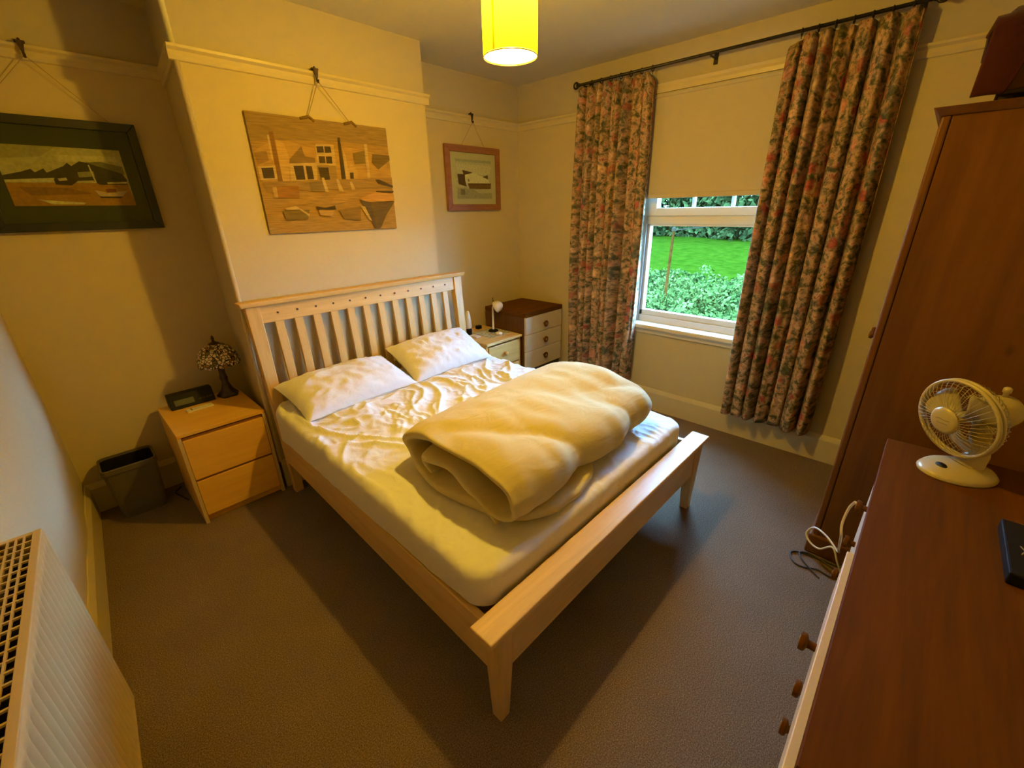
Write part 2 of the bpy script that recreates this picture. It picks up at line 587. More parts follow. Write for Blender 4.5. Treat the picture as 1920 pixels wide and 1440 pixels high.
def tag(o, label, cat, group=None, kind=None):
    o['label'] = label; o['category'] = cat
    if group: o['group'] = group
    if kind: o['kind'] = kind
    return o

def struct(name, mb, mat, label=None, **kw):
    o = mesh_obj(name, mb, mat, origin=(0, 0, 0), **kw)
    o['kind'] = 'structure'
    if label: o['label'] = label
    return o

def dup_part(src, parent, offset):
    c = src.copy()
    COL.objects.link(c)
    c.parent = parent
    c.location = Vector(src.location) + Vector(offset)
    ROOT[c] = ROOT[parent]
    return c

def catmull(pts, n):
    P = [np.array(p, float) for p in pts]
    P = [2 * P[0] - P[1]] + P + [2 * P[-1] - P[-2]]
    out = []
    for i in range(1, len(P) - 2):
        for k in range(n):
            t = k / n
            a, b, c, d = P[i - 1], P[i], P[i + 1], P[i + 2]
            out.append(0.5 * (2 * b + (c - a) * t + (2 * a - 5 * b + 4 * c - d) * t * t + (3 * b - a - 3 * c + d) * t ** 3))
    out.append(P[-2])
    return out

def nz(x, y, z=0.0):
    return mnoise.noise(Vector((x, y, z)))

def fbm(x, y, z=0.0, o=3):
    return mnoise.fractal(Vector((x, y, z)), 0.7, 2.1, o)

# ------------------------------------------------------------------ room shell
CEIL = 2.415
XW = 3.0
def lw(y):                      # left wall runs very slightly askew
    return -0.218 + 0.0495 * (y - 2.89)

mb = MB(); mb.box((-0.62, -0.75, -0.12), (3.3, 3.2, 0.0)); struct('floor', mb, 'carpet', 'brown flecked fitted carpet')
mb = MB(); mb.box((-0.62, -0.75, CEIL), (3.3, 3.2, CEIL + 0.12)); struct('ceiling', mb, 'ceiling')

# left wall, old uneven plaster
mb = MB()
NY, NZ = 90, 60
def left_fn(u, v):
    y = -0.55 + u * 3.56; z = v * CEIL
    b = 0.010 * nz(y * 1.6, z * 1.6, 3.1) + 0.006 * nz(y * 4, z * 4, 8.0)
    b += 0.014 * math.exp(-((y - 2.45) / 0.35) ** 2 - ((z - 0.42) / 0.2) ** 2)
    edge = min(1.0, max(0.0, (3.0 - y) / 0.08))
    return (lw(y) + b * edge, y, z)
mb.grid(left_fn, NY, NZ)
n0 = len(mb.v)
mb.v += [(lw(-0.55) - 0.15, -0.55, 0), (lw(3.01) - 0.15, 3.01, 0), (lw(3.01) - 0.15, 3.01, CEIL), (lw(-0.55) - 0.15, -0.55, CEIL)]
mb.f.append((n0, n0 + 3, n0 + 2, n0 + 1)); mb.mi.append(0)
o = struct('wall_left', mb, 'wall', smooth=True)

mb = MB(); mb.box((-0.5, 3.0, 0), (0.75, 3.15, CEIL)); struct('wall_back_left', mb, 'wall', 'cream wall of the alcove left of the chimney breast')
mb = MB(); mb.box((1.75, 2.77, 0), (3.25, 2.95, CEIL)); struct('wall_back_right', mb, 'wall', 'cream wall of the alcove right of the chimney breast')
mb = MB(); mb.prism([(0.60, 2.47), (1.845, 2.47), (1.845, 2.77), (1.845, 3.0), (0.655, 3.0)], 0, CEIL)
chim = struct('wall_chimney', mb, 'wall', 'cream chimney breast behind the bed')
mb = MB(); mb.tube([(0.603, 2.472, 0.17), (0.603, 2.472, 2.10)], 0.011, 10)
mesh_obj('corner_bead', mb, 'trim', chim, smooth=True)
mb = MB(); mb.tube([(0.603, 2.472, 2.15), (0.603, 2.472, CEIL)], 0.011, 10)
mesh_obj('corner_bead', mb, 'ceiling', chim, smooth=True)
mb = MB(); mb.box((-0.6, -0.72, 0), (3.25, -0.5, CEIL)); struct('wall_front', mb, 'wall')

# window wall with an opening
OY0, OY1, OZ0, OZ1 = 0.66, 1.61, 0.68, 2.05
mb = MB()
mb.box((XW, -0.72, 0), (XW + 0.25, OY0, CEIL)); mb.box((XW, OY1, 0), (XW + 0.25, 2.95, CEIL))
mb.box((XW, OY0, 0), (XW + 0.25, OY1, OZ0)); mb.box((XW, OY0, OZ1), (XW + 0.25, OY1, CEIL))
struct('wall_window', mb, 'wall', 'cream wall pierced by the window')

# picture rail and skirting
RAIL = [(0, 2.095), (0.010, 2.098), (0.014, 2.112), (0.012, 2.130), (0.024, 2.140), (0.026, 2.150), (0, 2.153)]
def rail_up(dz): return [(o_, z_ + dz) for o_, z_ in RAIL]
SK = [(0, 0), (0.019, 0), (0.019, 0.145), (0.013, 0.158), (0.006, 0.172), (0, 0.174)]
segs = [
    ('trim_1', RAIL, (0.575, 2.47), (1.870, 2.47), (0, -1)),
    ('trim_2', RAIL, (0.60, 2.47), (0.655, 3.0), (-0.995, 0.10)),
    ('trim_3', RAIL, (1.845, 2.46), (1.845, 2.77), (1, 0)),
    ('trim_4', rail_up(0.028), (-0.25, 3.0), (0.66, 3.0), (0, -1)),
    ('trim_5', RAIL, (1.845, 2.77), (3.0, 2.77), (0, -1)),
    ('trim_6', RAIL, (XW, 1.69), (XW, 2.77), (-1, 0)),
    ('trim_7', RAIL, (XW, -0.5), (XW, 0.60), (-1, 0)),
    ('baseboard_window', SK, (XW, -0.5), (XW, 2.77), (-1, 0)),
    ('baseboard_back_right', SK, (1.845, 2.77), (3.0, 2.77), (0, -1)),
    ('baseboard_back_left', SK, (-0.24, 3.0), (0.655, 3.0), (0, -1)),
    ('baseboard_left', SK, (lw(-0.5), -0.5), (lw(3.0), 3.0), (0.9988, -0.0495)),
    ('baseboard_chimney', SK, (0.60, 2.47), (1.845, 2.47), (0, -1)),
]
for nm, pr, a, b, out in segs:
    mb = MB(); mb.sweep(pr, a, b, out)
    struct(nm, mb, 'trim')
# moulding above the window
mb = MB(); mb.sweep([(0, 2.165), (0.030, 2.165), (0.034, 2.185), (0.028, 2.20), (0.036, 2.215), (0, 2.222)], (XW, 0.60), (XW, 1.69), (-1, 0))
struct('trim_8', mb, 'trim', 'moulding over the window head')

# ------------------------------------------------------------------ window
FX0, FX1 = 3.055, 3.115
win = thing('window_1', 'white plastic framed window with garden view below a half drawn blind', 'window', (3.085, 1.135, OZ0))
win['kind'] = 'structure'
def wpart(name, boxes, mat='upvc', bevel=0.004, parent=None):
    m_ = MB()
    for a, b in boxes: m_.box(a, b)
    return mesh_obj(name, m_, mat, parent or win, bevel=bevel)
wpart('outer_frame', [((FX0, OY0, OZ0), (FX1, OY0 + 0.045, OZ1)), ((FX0, OY1 - 0.045, OZ0), (FX1, OY1, OZ1)),
                      ((FX0, OY0 + 0.045, OZ0), (FX1, OY1 - 0.045, OZ0 + 0.05)), ((FX0, OY0 + 0.045, OZ1 - 0.05), (FX1, OY1 - 0.045, OZ1))])
wpart('transom', [((FX0, OY0 + 0.045, 1.385), (FX1, OY1 - 0.045, 1.44))])
# lower fixed pane bead and upper opening sash
gy0, gy1 = OY0 + 0.045, OY1 - 0.045
wpart('glazing_bead', [((FX0 + 0.01, gy0, OZ0 + 0.05), (FX1 - 0.01, gy0 + 0.024, 1.385)), ((FX0 + 0.01, gy1 - 0.024, OZ0 + 0.05), (FX1 - 0.01, gy1, 1.385)),
                       ((FX0 + 0.01, gy0, OZ0 + 0.05), (FX1 - 0.01, gy1, OZ0 + 0.09)), ((FX0 + 0.01, gy0, 1.372), (FX1 - 0.01, gy1, 1.385))])
wpart('pane', [((3.084, gy0 + 0.022, OZ0 + 0.088), (3.088, gy1 - 0.022, 1.374))], 'glass', 0)
sash = wpart('opening_sash', [((FX0 - 0.012, gy0 + 0.002, 1.44), (FX1 - 0.01, gy0 + 0.06, OZ1 - 0.052)), ((FX0 - 0.012, gy1 - 0.07, 1.44), (FX1 - 0.01, gy1 - 0.002, OZ1 - 0.052)),
                              ((FX0 - 0.012, gy0 + 0.06, 1.44), (FX1 - 0.01, gy1 - 0.07, 1.492)), ((FX0 - 0.012, gy0 + 0.06, OZ1 - 0.105), (FX1 - 0.01, gy1 - 0.07, OZ1 - 0.052))])
for yy in (1.254, 1.005):
    wpart('glazing_bar', [((3.07, yy - 0.009, 1.492), (3.10, yy + 0.009, OZ1 - 0.105))], 'upvc', 0.002, sash)
wpart('pane', [((3.084, gy0 + 0.058, 1.49), (3.088, gy1 - 0.068, OZ1 - 0.10))], 'glass', 0, sash)
wpart('window_sill', [((2.955, OY0 - 0.03, 0.648), (FX0 + 0.01, OY1 + 0.03, 0.682))], 'sill', 0.008)
wpart('sill_apron', [((2.985, OY0 - 0.01, 0.610), (3.0, OY1 + 0.01, 0.650))], 'sill', 0.003)

# roller blind
bl = thing('roller_blind', 'cream roller blind half lowered over the window', 'blind', (2.975, 1.15, 1.55))
mb = MB(); mb.box((2.972, 0.64, 1.575), (2.9745, 1.655, 2.16)); mesh_obj('blind_fabric', mb, 'blind', bl)
mb = MB(); mb.box((2.967, 0.64, 1.552), (2.979, 1.655, 1.582)); mesh_obj('hem_bar', mb, 'blind', bl, bevel=0.003)
mb = MB(); mb.tube([(2.978, 0.63, 2.15), (2.978, 1.665, 2.15)], 0.014, 14); mesh_obj('roller', mb, 'blind', bl, smooth=True)

# ------------------------------------------------------------------ pendant lamp
LX, LY, LZ = 1.262, 1.195, 1.972
lamp = thing('pendant_lamp', 'glowing yellow cylinder lampshade hanging from the ceiling', 'ceiling lamp', (LX, LY, LZ))
R_ = 0.0905
mb = MB(); mb.lathe([(R_, LZ), (R_, LZ + 0.31)], (LX, LY, 0), 64, cap=False)
mesh_obj('lamp_shade', mb, 'shade', lamp, smooth=True)
for zz in (LZ, LZ + 0.31):
    mb = MB(); mb.tube([(LX + R_ * math.cos(a), LY + R_ * math.sin(a), zz) for a in np.linspace(0, 2 * PI, 64, endpoint=False)], 0.0018, 6, closed=True)
    mesh_obj('shade_ring', mb, 'brass', lamp, smooth=True)
mb = MB(); mb.lathe([(0.0, LZ + 0.004), (R_ - 0.001, LZ + 0.004)], (LX, LY, 0), 48, cap=False)
mesh_obj('diffuser', mb, 'diffuser', lamp, smooth=True)
# overlapped seam of the shade
sa = math.radians(188)
mb = MB(); mb.grid(lambda u, v: (LX + (R_ + 0.001) * math.cos(sa + (u - .5) * 0.09), LY + (R_ + 0.001) * math.sin(sa + (u - .5) * 0.09), LZ + 0.002 + v * 0.306), 4, 2)
mesh_obj('seam', mb, 'seam', lamp)
mb = MB()
for k in range(3):
    a = sa + 0.6 + k * 2 * PI / 3
    mb.tube([(LX + R_ * math.cos(a), LY + R_ * math.sin(a), LZ + 0.31), (LX + 0.022 * math.cos(a), LY + 0.022 * math.sin(a), LZ + 0.290)], 0.0016, 6)
mb.tube([(LX + 0.022 * math.cos(a), LY + 0.022 * math.sin(a), LZ + 0.290) for a in np.linspace(0, 2 * PI, 24, endpoint=False)], 0.002, 6, closed=True)
mesh_obj('shade_spider', mb, 'brass', lamp)
BZ = LZ + 0.105
mb = MB(); mb.lathe([(0.0, BZ + 0.055), (0.012, BZ + 0.0575), (0.022, BZ + 0.064), (0.030, BZ + 0.074), (0.0345, BZ + 0.088), (0.0345, BZ + 0.094), (0, BZ + 0.0945)], (LX, LY, 0), 28)
bu = mesh_obj('bulb', mb, 'bulb', lamp, smooth=True)
mb = MB(); mb.lathe([(0, BZ + 0.095), (0.0352, BZ + 0.095), (0.034, BZ + 0.110), (0.026, BZ + 0.140), (0.018, BZ + 0.166), (0, BZ + 0.166)], (LX, LY, 0), 28)
mesh_obj('bulb_collar', mb, 'white_plastic', bu, smooth=True)
mb = MB(); mb.lathe([(0.0, BZ + 0.166), (0.019, BZ + 0.168), (0.019, BZ + 0.225), (0.010, BZ + 0.24), (0, BZ + 0.242)], (LX, LY, 0), 20)
mesh_obj('bulb_holder', mb, 'white_plastic', lamp, smooth=True)
mb = MB(); mb.tube([(LX, LY, BZ + 0.24), (LX, LY, CEIL - 0.03)], 0.0035, 8); mesh_obj('flex', mb, 'white_plastic', lamp)
mb = MB(); mb.lathe([(0.0, CEIL - 0.035), (0.02, CEIL - 0.034), (0.042, CEIL - 0.012), (0.045, CEIL), (0, CEIL)], (LX, LY, 0), 24); mesh_obj('ceiling_rose', mb, 'white_plastic', lamp, smooth=True)

# ------------------------------------------------------------------ bed
bed = thing('bed', 'pale oak double bed frame with slatted headboard and low foot', 'bed', (1.28, 1.5, 0))
def hby(z):
    return 2.372 + 0.047 * max(0.0, min(1.0, (z - 0.3) / 0.75)) ** 1.4
def leaning(mbx, x0, x1, z0, z1, th, n=8, x0b=None, x1b=None):
    """upright board following the headboard's backward lean"""
    st = []
    for i in range(n + 1):
        t = i / n; z = z0 + (z1 - z0) * t; y = hby(z)
        a = x0 if x0b is None else x0b + (x0 - x0b) * t
        b = x1 if x1b is None else x1b + (x1 - x1b) * t
        st.append([(a, y - th / 2, z), (b, y - th / 2, z), (b, y + th / 2, z), (a, y + th / 2, z)])
    vs = [p for s in st for p in s]; fs = [(3, 2, 1, 0), tuple(range(4 * n, 4 * n + 4))]
    for i in range(n):
        for k in range(4):
            fs.append((4 * i + k, 4 * i + (k + 1) % 4, 4 * i + 4 + (k + 1) % 4, 4 * i + 4 + k))
    mbx._add(vs, fs)
HL, HR = 0.600, 1.985
mb = MB(); leaning(mb, HL, HL + 0.068, 0, 1.075, 0.045, 12, HL + 0.012, HL + 0.058); mesh_obj('post', mb, 'oak_z', bed, bevel=0.004)
mb = MB(); leaning(mb, HR - 0.068, HR, 0, 1.075, 0.045, 12, HR - 0.058, HR - 0.012); mesh_obj('post', mb, 'oak_z', bed, bevel=0.004)
mb = MB(); leaning(mb, HL + 0.066, HR - 0.066, 0.985, 1.075, 0.028, 3); hr = mesh_obj('headboard_rail', mb, 'oak', bed, bevel=0.003)
mb = MB(); leaning(mb, HL + 0.066, HR - 0.066, 0.32, 0.46, 0.028, 3); mesh_obj('headboard_rail', mb, 'oak', bed, bevel=0.003)
yc = hby(1.08)
mb = MB(); mb.hexa([(HL - 0.020, yc - 0.034, 1.075), (HR + 0.020, yc - 0.034, 1.075), (HR + 0.020, yc + 0.030, 1.075), (HL - 0.020, yc + 0.030, 1.075)],
                   [(HL - 0.028, yc - 0.040, 1.10), (HR + 0.028, yc - 0.040, 1.10), (HR + 0.028, yc + 0.034, 1.10), (HL - 0.028, yc + 0.034, 1.10)])
mesh_obj('headboard_cap', mb, 'oak', bed, bevel=0.005)
NS = 12
x_in0, x_in1 = HL + 0.068, HR - 0.068
gap = (x_in1 - x_in0 - NS * 0.043) / (NS + 1)
mb = MB(); leaning(mb, x_in0 + gap, x_in0 + gap + 0.043, 0.455, 0.99, 0.020, 6)
s0 = mesh_obj('slat', mb, 'oak_z', bed, bevel=0.002)
mb = MB(); mb.lathe([(0, 0), (0.0055, 0.0), (0.0055, 0.004), (0, 0.004)], (x_in0 + gap + 0.0215, hby(1.03) - 0.0165, 1.030), 10, Matrix.Rotation(PI / 2, 3, 'X'))
p0 = mesh_obj('peg', mb, 'peg', hr)
for k in range(1, NS):
    dup_part(s0, bed, (k * (gap + 0.043), 0, 0))
    dup_part(p0, hr, (k * (gap + 0.043), 0, 0))
# rails, foot end
def slant_rail(xf, xh, w, z0, z1, s):
    m_ = MB()
    m_.hexa([(xf, 0.66, z0), (xf + s * w, 0.66, z0), (xh + s * w, 2.36, z0), (xh, 2.36, z0)], [(xf, 0.66, z1), (xf + s * w, 0.66, z1), (xh + s * w, 2.36, z1), (xh, 2.36, z1)])
    if s < 0:
        m_.f = [tuple(reversed(q)) for q in m_.f]
    return m_
mesh_obj('side_rail', slant_rail(0.572, 0.608, 0.026, 0.205, 0.385, 1), 'oak_y', bed, bevel=0.004)
mesh_obj('side_rail', slant_rail(2.012, 1.978, 0.026, 0.205, 0.385, -1), 'oak_y', bed, bevel=0.004)
mb = MB(); mb.box((0.60, 0.628, 0.215), (1.985, 0.656, 0.402)); mesh_obj('foot_rail', mb, 'oak', bed, bevel=0.003)
mb = MB(); mb.box((0.520, 0.600, 0.400), (2.052, 0.688, 0.421)); mesh_obj('foot_cap', mb, 'oak', bed, bevel=0.004)
for xo, s in ((0.560, 1), (2.022, -1)):
    mb = MB()
    xi = xo + s * 0.072
    a, b = min(xo, xi), max(xo, xi)
    xb0, xb1 = (xo + s * 0.010, xo + s * 0.050)
    c, d = min(xb0, xb1), max(xb0, xb1)
    mb.hexa([(c, 0.628, 0), (d, 0.628, 0), (d, 0.668, 0), (c, 0.668, 0)], [(a, 0.615, 0.401), (b, 0.615, 0.401), (b, 0.682, 0.401), (a, 0.682, 0.401)])
    mesh_obj('leg', mb, 'oak_z', bed, bevel=0.004)
mb = MB(); mb.box((0.63, 0.665, 0.265), (1.955, 2.34, 0.29)); mesh_obj('base_board', mb, 'oak_y', bed)

# mattress with fitted sheet
mat_ = thing('mattress', 'thick mattress in a rumpled white fitted sheet on the oak bed', 'mattress', (1.28, 1.5, 0.29))
MX0, MX1, MY0, MY1 = 0.585, 1.975, 0.702, 2.345
def mtop(y): return 0.50 + 0.055 * max(0, min(1, (y - 0.75) / 1.5))
def sdist(x, y, rc=0.085):
    cx, cy = (MX0 + MX1) / 2, (MY0 + MY1) / 2
    hx, hy = (MX1 - MX0) / 2 - rc, (MY1 - MY0) / 2 - rc
    dx, dy = abs(x - cx) - hx, abs(y - cy) - hy
    return math.hypot(max(dx, 0), max(dy, 0)) + min(max(dx, dy), 0) - rc
def wrinkle(x, y):
    # long soft diagonal folds, strongest near the pillows
    w = 0.0
    head = max(0.45, min(1.0, (y - 0.9) / 0.8))
    a = 0.75 + 0.5 * nz(x * 1.3, y * 1.3, 4.0)
    s_ = x * math.cos(a) + y * math.sin(a) * -0.6
    n1 = nz(x * 5.0 + 1.5 * nz(x * 2, y * 2, 1.0), y * 2.6 + 2.0 * nz(x * 2, y * 2, 5.0), 2.0)
    w += (1 - abs(n1)) ** 7 * 0.017 * head
    n2 = nz(x * 9 + 2.5 * nz(x * 3, y * 3, 7.0), y * 6.5, 9.0)
    w += (1 - abs(n2)) ** 7 * 0.012 * head
    n3 = nz(x * 17 + 3 * nz(x * 5, y * 5, 2.0), y * 12 + x * 6, 14.0)
    w += (1 - abs(n3)) ** 6 * 0.005 * head
    w += 0.004 * nz(x * 3, y * 3, 11.0)
    return w
def rounded_loop(inset, n, rc=0.085):
    x0, x1, y0, y1 = MX0 + inset, MX1 - inset, MY0 + inset, MY1 - inset
    r = max(rc - inset, 0.02)
    pts = []
    for cx, cy, a0 in ((x1 - r, y1 - r, 0), (x0 + r, y1 - r, PI / 2), (x0 + r, y0 + r, PI), (x1 - r, y0 + r, 1.5 * PI)):
        for k in range(n):
            a = a0 + PI / 2 * k / (n - 1)
            pts.append((cx + r * math.cos(a), cy + r * math.sin(a)))
    return pts
mb = MB()
lo = rounded_loop(0.055, 8)
mb.prism(lo, 0.292, 0.46)
mesh_obj('mattress_body', mb, 'mattress', mat_, bevel=0.02)
# sheet: a fine grid over the top that turns down the sides
NXg, NYg = 190, 220
mb = MB()
ov = 0.165
def sheet_fn(u, v):
    gx = (MX0 - ov) + u * (MX1 - MX0 + 2 * ov)
    gy = (MY0 - ov) + v * (MY1 - MY0 + 2 * ov)
    # pull points outside the outline onto it and drop them
    d = sdist(gx, gy)
    x, y, z = gx, gy, mtop(gy)
    if d > -0.028:
        e = 1e-3
        nx = (sdist(gx + e, gy) - sdist(gx - e, gy)) / (2 * e); ny = (sdist(gx, gy + e) - sdist(gx, gy - e)) / (2 * e)
        l = math.hypot(nx, ny) or 1
        nx /= l; ny /= l
        s_ = d + 0.028
        R0 = 0.028
        ang = min(s_ / R0, PI / 2)
        bx, by = gx - nx * s_, gy - ny * s_
        out = R0 * math.sin(ang); dn = R0 * (1 - math.cos(ang)) + max(0.0, s_ - R0 * PI / 2)
        dn = min(dn, mtop(by) - 0.393 + 0.004 * nz(gx * 6, gy * 6))
        x, y = bx + nx * out, by + ny * out
        z = mtop(by) - dn
        fade = max(0.0, 1 - s_ / 0.05)
    else:
        fade = 1.0
    z += wrinkle(x, y) * fade
    if fade < 1:
        q = 0.004 * nz(x * 14, y * 14, z * 5) * (1 - fade)
        x += q; y += q
    return (x, y, z)
mb.grid(sheet_fn, NXg, NYg)
mesh_obj('fitted_sheet', mb, 'sheet', mat_, smooth=True)

# pillows
def pillow(name, label, loc, w, d, h, rz, tilt, seed, ry=0.0):
    mbp = MB()
    NU, NV = 46, 34
    def sfc(sgn):
        def fn(u, v):
            a, b = u * 2 - 1, v * 2 - 1
            px = (1 - abs(a) ** 2.6) ; py = (1 - abs(b) ** 2.6)
            t = max(px, 0) ** 0.55 * max(py, 0) ** 0.55
            pinch = 1 - 0.07 * (1 - abs(a)) * 0 
            x = a * w / 2 * (1 - 0.05 * (1 - b * b) * abs(a) ** 3)
            y = b * d / 2 * (1 - 0.08 * (1 - a * a) * abs(b) ** 3)
            z = sgn * t * h / 2
            wr = 0.010 * (1 - abs(nz(a * 4.5 + b * 2.0 + seed, b * 2.2 - a * 1.5 + 1.2 * nz(a * 2, b * 2, seed), 1.0))) ** 6 + 0.008 * nz(a * 3, b * 3, seed) + 0.004 * (1 - abs(nz(a * 9 + seed, b * 5, 7.0))) ** 6
            edge = 0.006 * nz(a * 7, b * 7, seed + 3)
            z += (wr if sgn > 0 else wr * 0.3) * t + edge * (1 - t)
            if sgn < 0: z = max(z, -h * 0.36)
            return (x, y, z)
        return fn
    mbp.grid(sfc(1), NU, NV)
    k = len(mbp.f)
    mbp.grid(sfc(-1), NU, NV)
    for i in range(k, len(mbp.f)): mbp.f[i] = tuple(reversed(mbp.f[i]))
    o_ = mesh_obj(name, mbp, 'pillow', None, origin=(0, 0, 0), smooth=True, local=True)
    o_.location = loc
    o_.rotation_euler = (tilt, ry, rz)
    return tag(o_, label, 'pillow', None)
pillow('pillow', 'white plump pillow nearest the mosaic table lamp', (0.965, 2.195, 0.612), 0.66, 0.37, 0.17, math.radians(3), math.radians(15), 1.3)
pillow('pillow', 'white pillow on the window side of the bed', (1.605, 2.200, 0.640), 0.60, 0.36, 0.17, math.radians(-2), math.radians(24), 6.1, math.radians(-2))

# folded duvet
dv_mb = MB()
path = catmull([(0.86, 0.540), (0.97, 0.540), (1.15, 0.545), (1.32, 0.562), (1.395, 0.618), (1.35, 0.690), (1.18, 0.722), (0.98, 0.716), (0.845, 0.690), (0.792, 0.630), (0.815, 0.572), (0.92, 0.575), (1.02, 0.606), (1.12, 0.640), (1.22, 0.640), (1.26, 0.612), (1.20, 0.595)], 7)
npth = len(path)
NXD = 90
def duvet_ring(t):
    x = 0.775 + t * 1.035
    end = min(t, 1 - t)
    puff = 0.45 + 0.55 * min(1.0, end / 0.07) ** 0.6
    left, right = [], []
    for i, p in enumerate(path):
        a = path[max(i - 1, 0)]; b = path[min(i + 1, npth - 1)]
        tg = (b - a) / (np.linalg.norm(b - a) + 1e-9)
        nr = np.array([-tg[1], tg[0]])
        s = i / (npth - 1)
        th = 0.030 * puff * (0.5 + 0.5 * min(1, s / 0.05)) * (0.6 + 0.4 * min(1, (1 - s) / 0.06))
        th *= 1 + 0.30 * nz(x * 3, s * 7, 2.0) + 0.22 * nz(x * 7, s * 16, 5.0)
        # skew of the roll and uneven ends
        sh = 0.05 * (x - 1.3) + 0.018 * nz(x * 2.2, 3.0 + s * 1.5)
        up = 0.022 * nz(x * 1.7, s * 2.5, 9.0) * (1 if s > 0.35 else 0.2)
        if s < 0.22:
            lobe = max(0.0, 1 - ((x - 1.08) / 0.25) ** 2) ** 0.6 if abs(x - 1.08) < 0.25 else 0.0
            sh -= (0.125 * lobe + 0.020 * nz(x * 9, 4.0) * lobe) * (1 - s / 0.22)
            up -= 0.010 * lobe * (1 - s / 0.22)
        c = np.array([p[0] + sh, p[1] + up])
        dent = 0.0
        if s > 0.35:
            dent = 0.026 * (1 - abs(nz(x * 2.4 + p[0] * 1.5, p[0] * 1.2, 4.0))) ** 5
            dent += 0.006 * nz(x * 14, p[0] * 9, 6.0)
        l_ = c + nr * th; r_ = c - nr * (th - 0 * dent)
        if s > 0.30:
            r_ = c - nr * max(th - dent, 0.004)
            l_ = c + nr * th
        jag = 0.045 * nz(s * 11, 1.0) * (1 if t < 0.5 else -1) * max(0, 1 - end / 0.08)
        left.append((x + jag + 0.05 * (0.2 - abs(s - 0.5)) * (1 - t) * 0.6, l_[0], max(l_[1], mtop(l_[0]) + 0.012)))
        right.append((x + jag + 0.05 * (0.2 - abs(s - 0.5)) * (1 - t) * 0.6, r_[0], max(r_[1], mtop(r_[0]) + 0.012 - 0.006)))
    return left + right[::-1]
rings = [duvet_ring(k / (NXD - 1)) for k in range(NXD)]
nr_ = len(rings[0])
dv_mb.v = [p for r in rings for p in r]
for k in range(NXD - 1):
    for i in range(nr_):
        j = (i + 1) % nr_
        dv_mb.f.append((k * nr_ + i, k * nr_ + j, (k + 1) * nr_ + j, (k + 1) * nr_ + i))
for base, rev in ((0, False), ((NXD - 1) * nr_, True)):
    for i in range(npth - 1):
        q = (base + i, base + i + 1, base + nr_ - 2 - i, base + nr_ - 1 - i)
        dv_mb.f.append(q if rev else tuple(reversed(q)))
dv_mb.mi = [0] * len(dv_mb.f)
dv = mesh_obj('duvet', dv_mb, 'duvet', smooth=True, subsurf=1)
tag(dv, 'cream duvet folded into a thick roll across the foot of the bed', 'duvet')

# ------------------------------------------------------------------ curtains and pole
PX, PZ = 2.915, 2.298
def curtain(name, label, y0, y1, zt, zb, folds, seed, lead):
    """lead: +1 when the window side edge is at y0 (small y), -1 when at y1"""
    c = thing(name, label, 'curtain', (PX, (y0 + y1) / 2, zb))
    mbc = MB()
    NU, NV = folds * 22, 64
    W = y1 - y0
    def fn(u, v):
        z = zt - v * (zt - zb)
        t = v
        uw = u + 0.050 * nz(u * 3.3, seed) + 0.022 * nz(u * 8, seed + 1.0) + 0.010 * nz(u * 4, v * 1.6, seed)
        ph = 2 * PI * folds * uw + 0.45 * nz(v * 1.4, u * 2, seed + 4)
        amp = (0.030 + 0.022 * min(1, t * 1.4)) * (1.0 + 0.85 * nz(u * 7, v * 1.1, seed + 2))
        if v < 0.05:
            amp *= 0.55 + 0.45 * v / 0.05
        sn = math.sin(ph)
        sn = math.copysign(abs(sn) ** 0.75, sn)
        x = PX - 0.012 + amp * sn + 0.007 * math.sin(2.3 * ph + seed) + 0.005 * nz(u * 30, v * 4, seed)
        x = min(x, 2.952)
        spread = 1.0 + 0.03 * math.sin(t * PI) - 0.02 * t
        y = (y0 + y1) / 2 + (u - 0.5) * W * spread + 0.012 * math.cos(ph) * (0.5 + 0.5 * t)
        e = (u if lead > 0 else 1 - u) * W
        z -= max(0.0, 0.05 - e) * 1.0 * max(0, 1 - v * 6)
        z += (-0.006 * math.sin(ph) if v < 0.02 else 0)
        if v > 0.98: z += 0.012 * nz(u * 9, seed)
        return (x, y, z)
    mbc.grid(fn, NU, NV)
    uvs = []
    for i in range(NU):
        for j in range(NV):
            uvs.append((i / (NU - 1) * W * 2.1 + seed, -(j / (NV - 1)) * (zt - zb)))
    mbc.uv = uvs
    mesh_obj('curtain_cloth', mbc, 'floral', c, smooth=True, solid=0.003)
    # pencil pleat heading tape at the back
    mt = MB(); mt.grid(lambda u, v: tuple(np.array(fn(u, 0.004 + v * 0.03)) + np.array([0.006, 0, 0])), NU // 2, 3)
    mesh_obj('heading_tape', mt, 'blind', c, smooth=True)
    return c
curtain('curtain', 'floral pleated curtain on the corner chest side of the window', 1.515, 2.085, 2.268, 0.215, 8, 3.7, 1)
curtain('curtain', 'floral pleated curtain between the window and the pine wardrobe', 0.285, 0.795, 2.272, 0.195, 7, 12.2, -1)

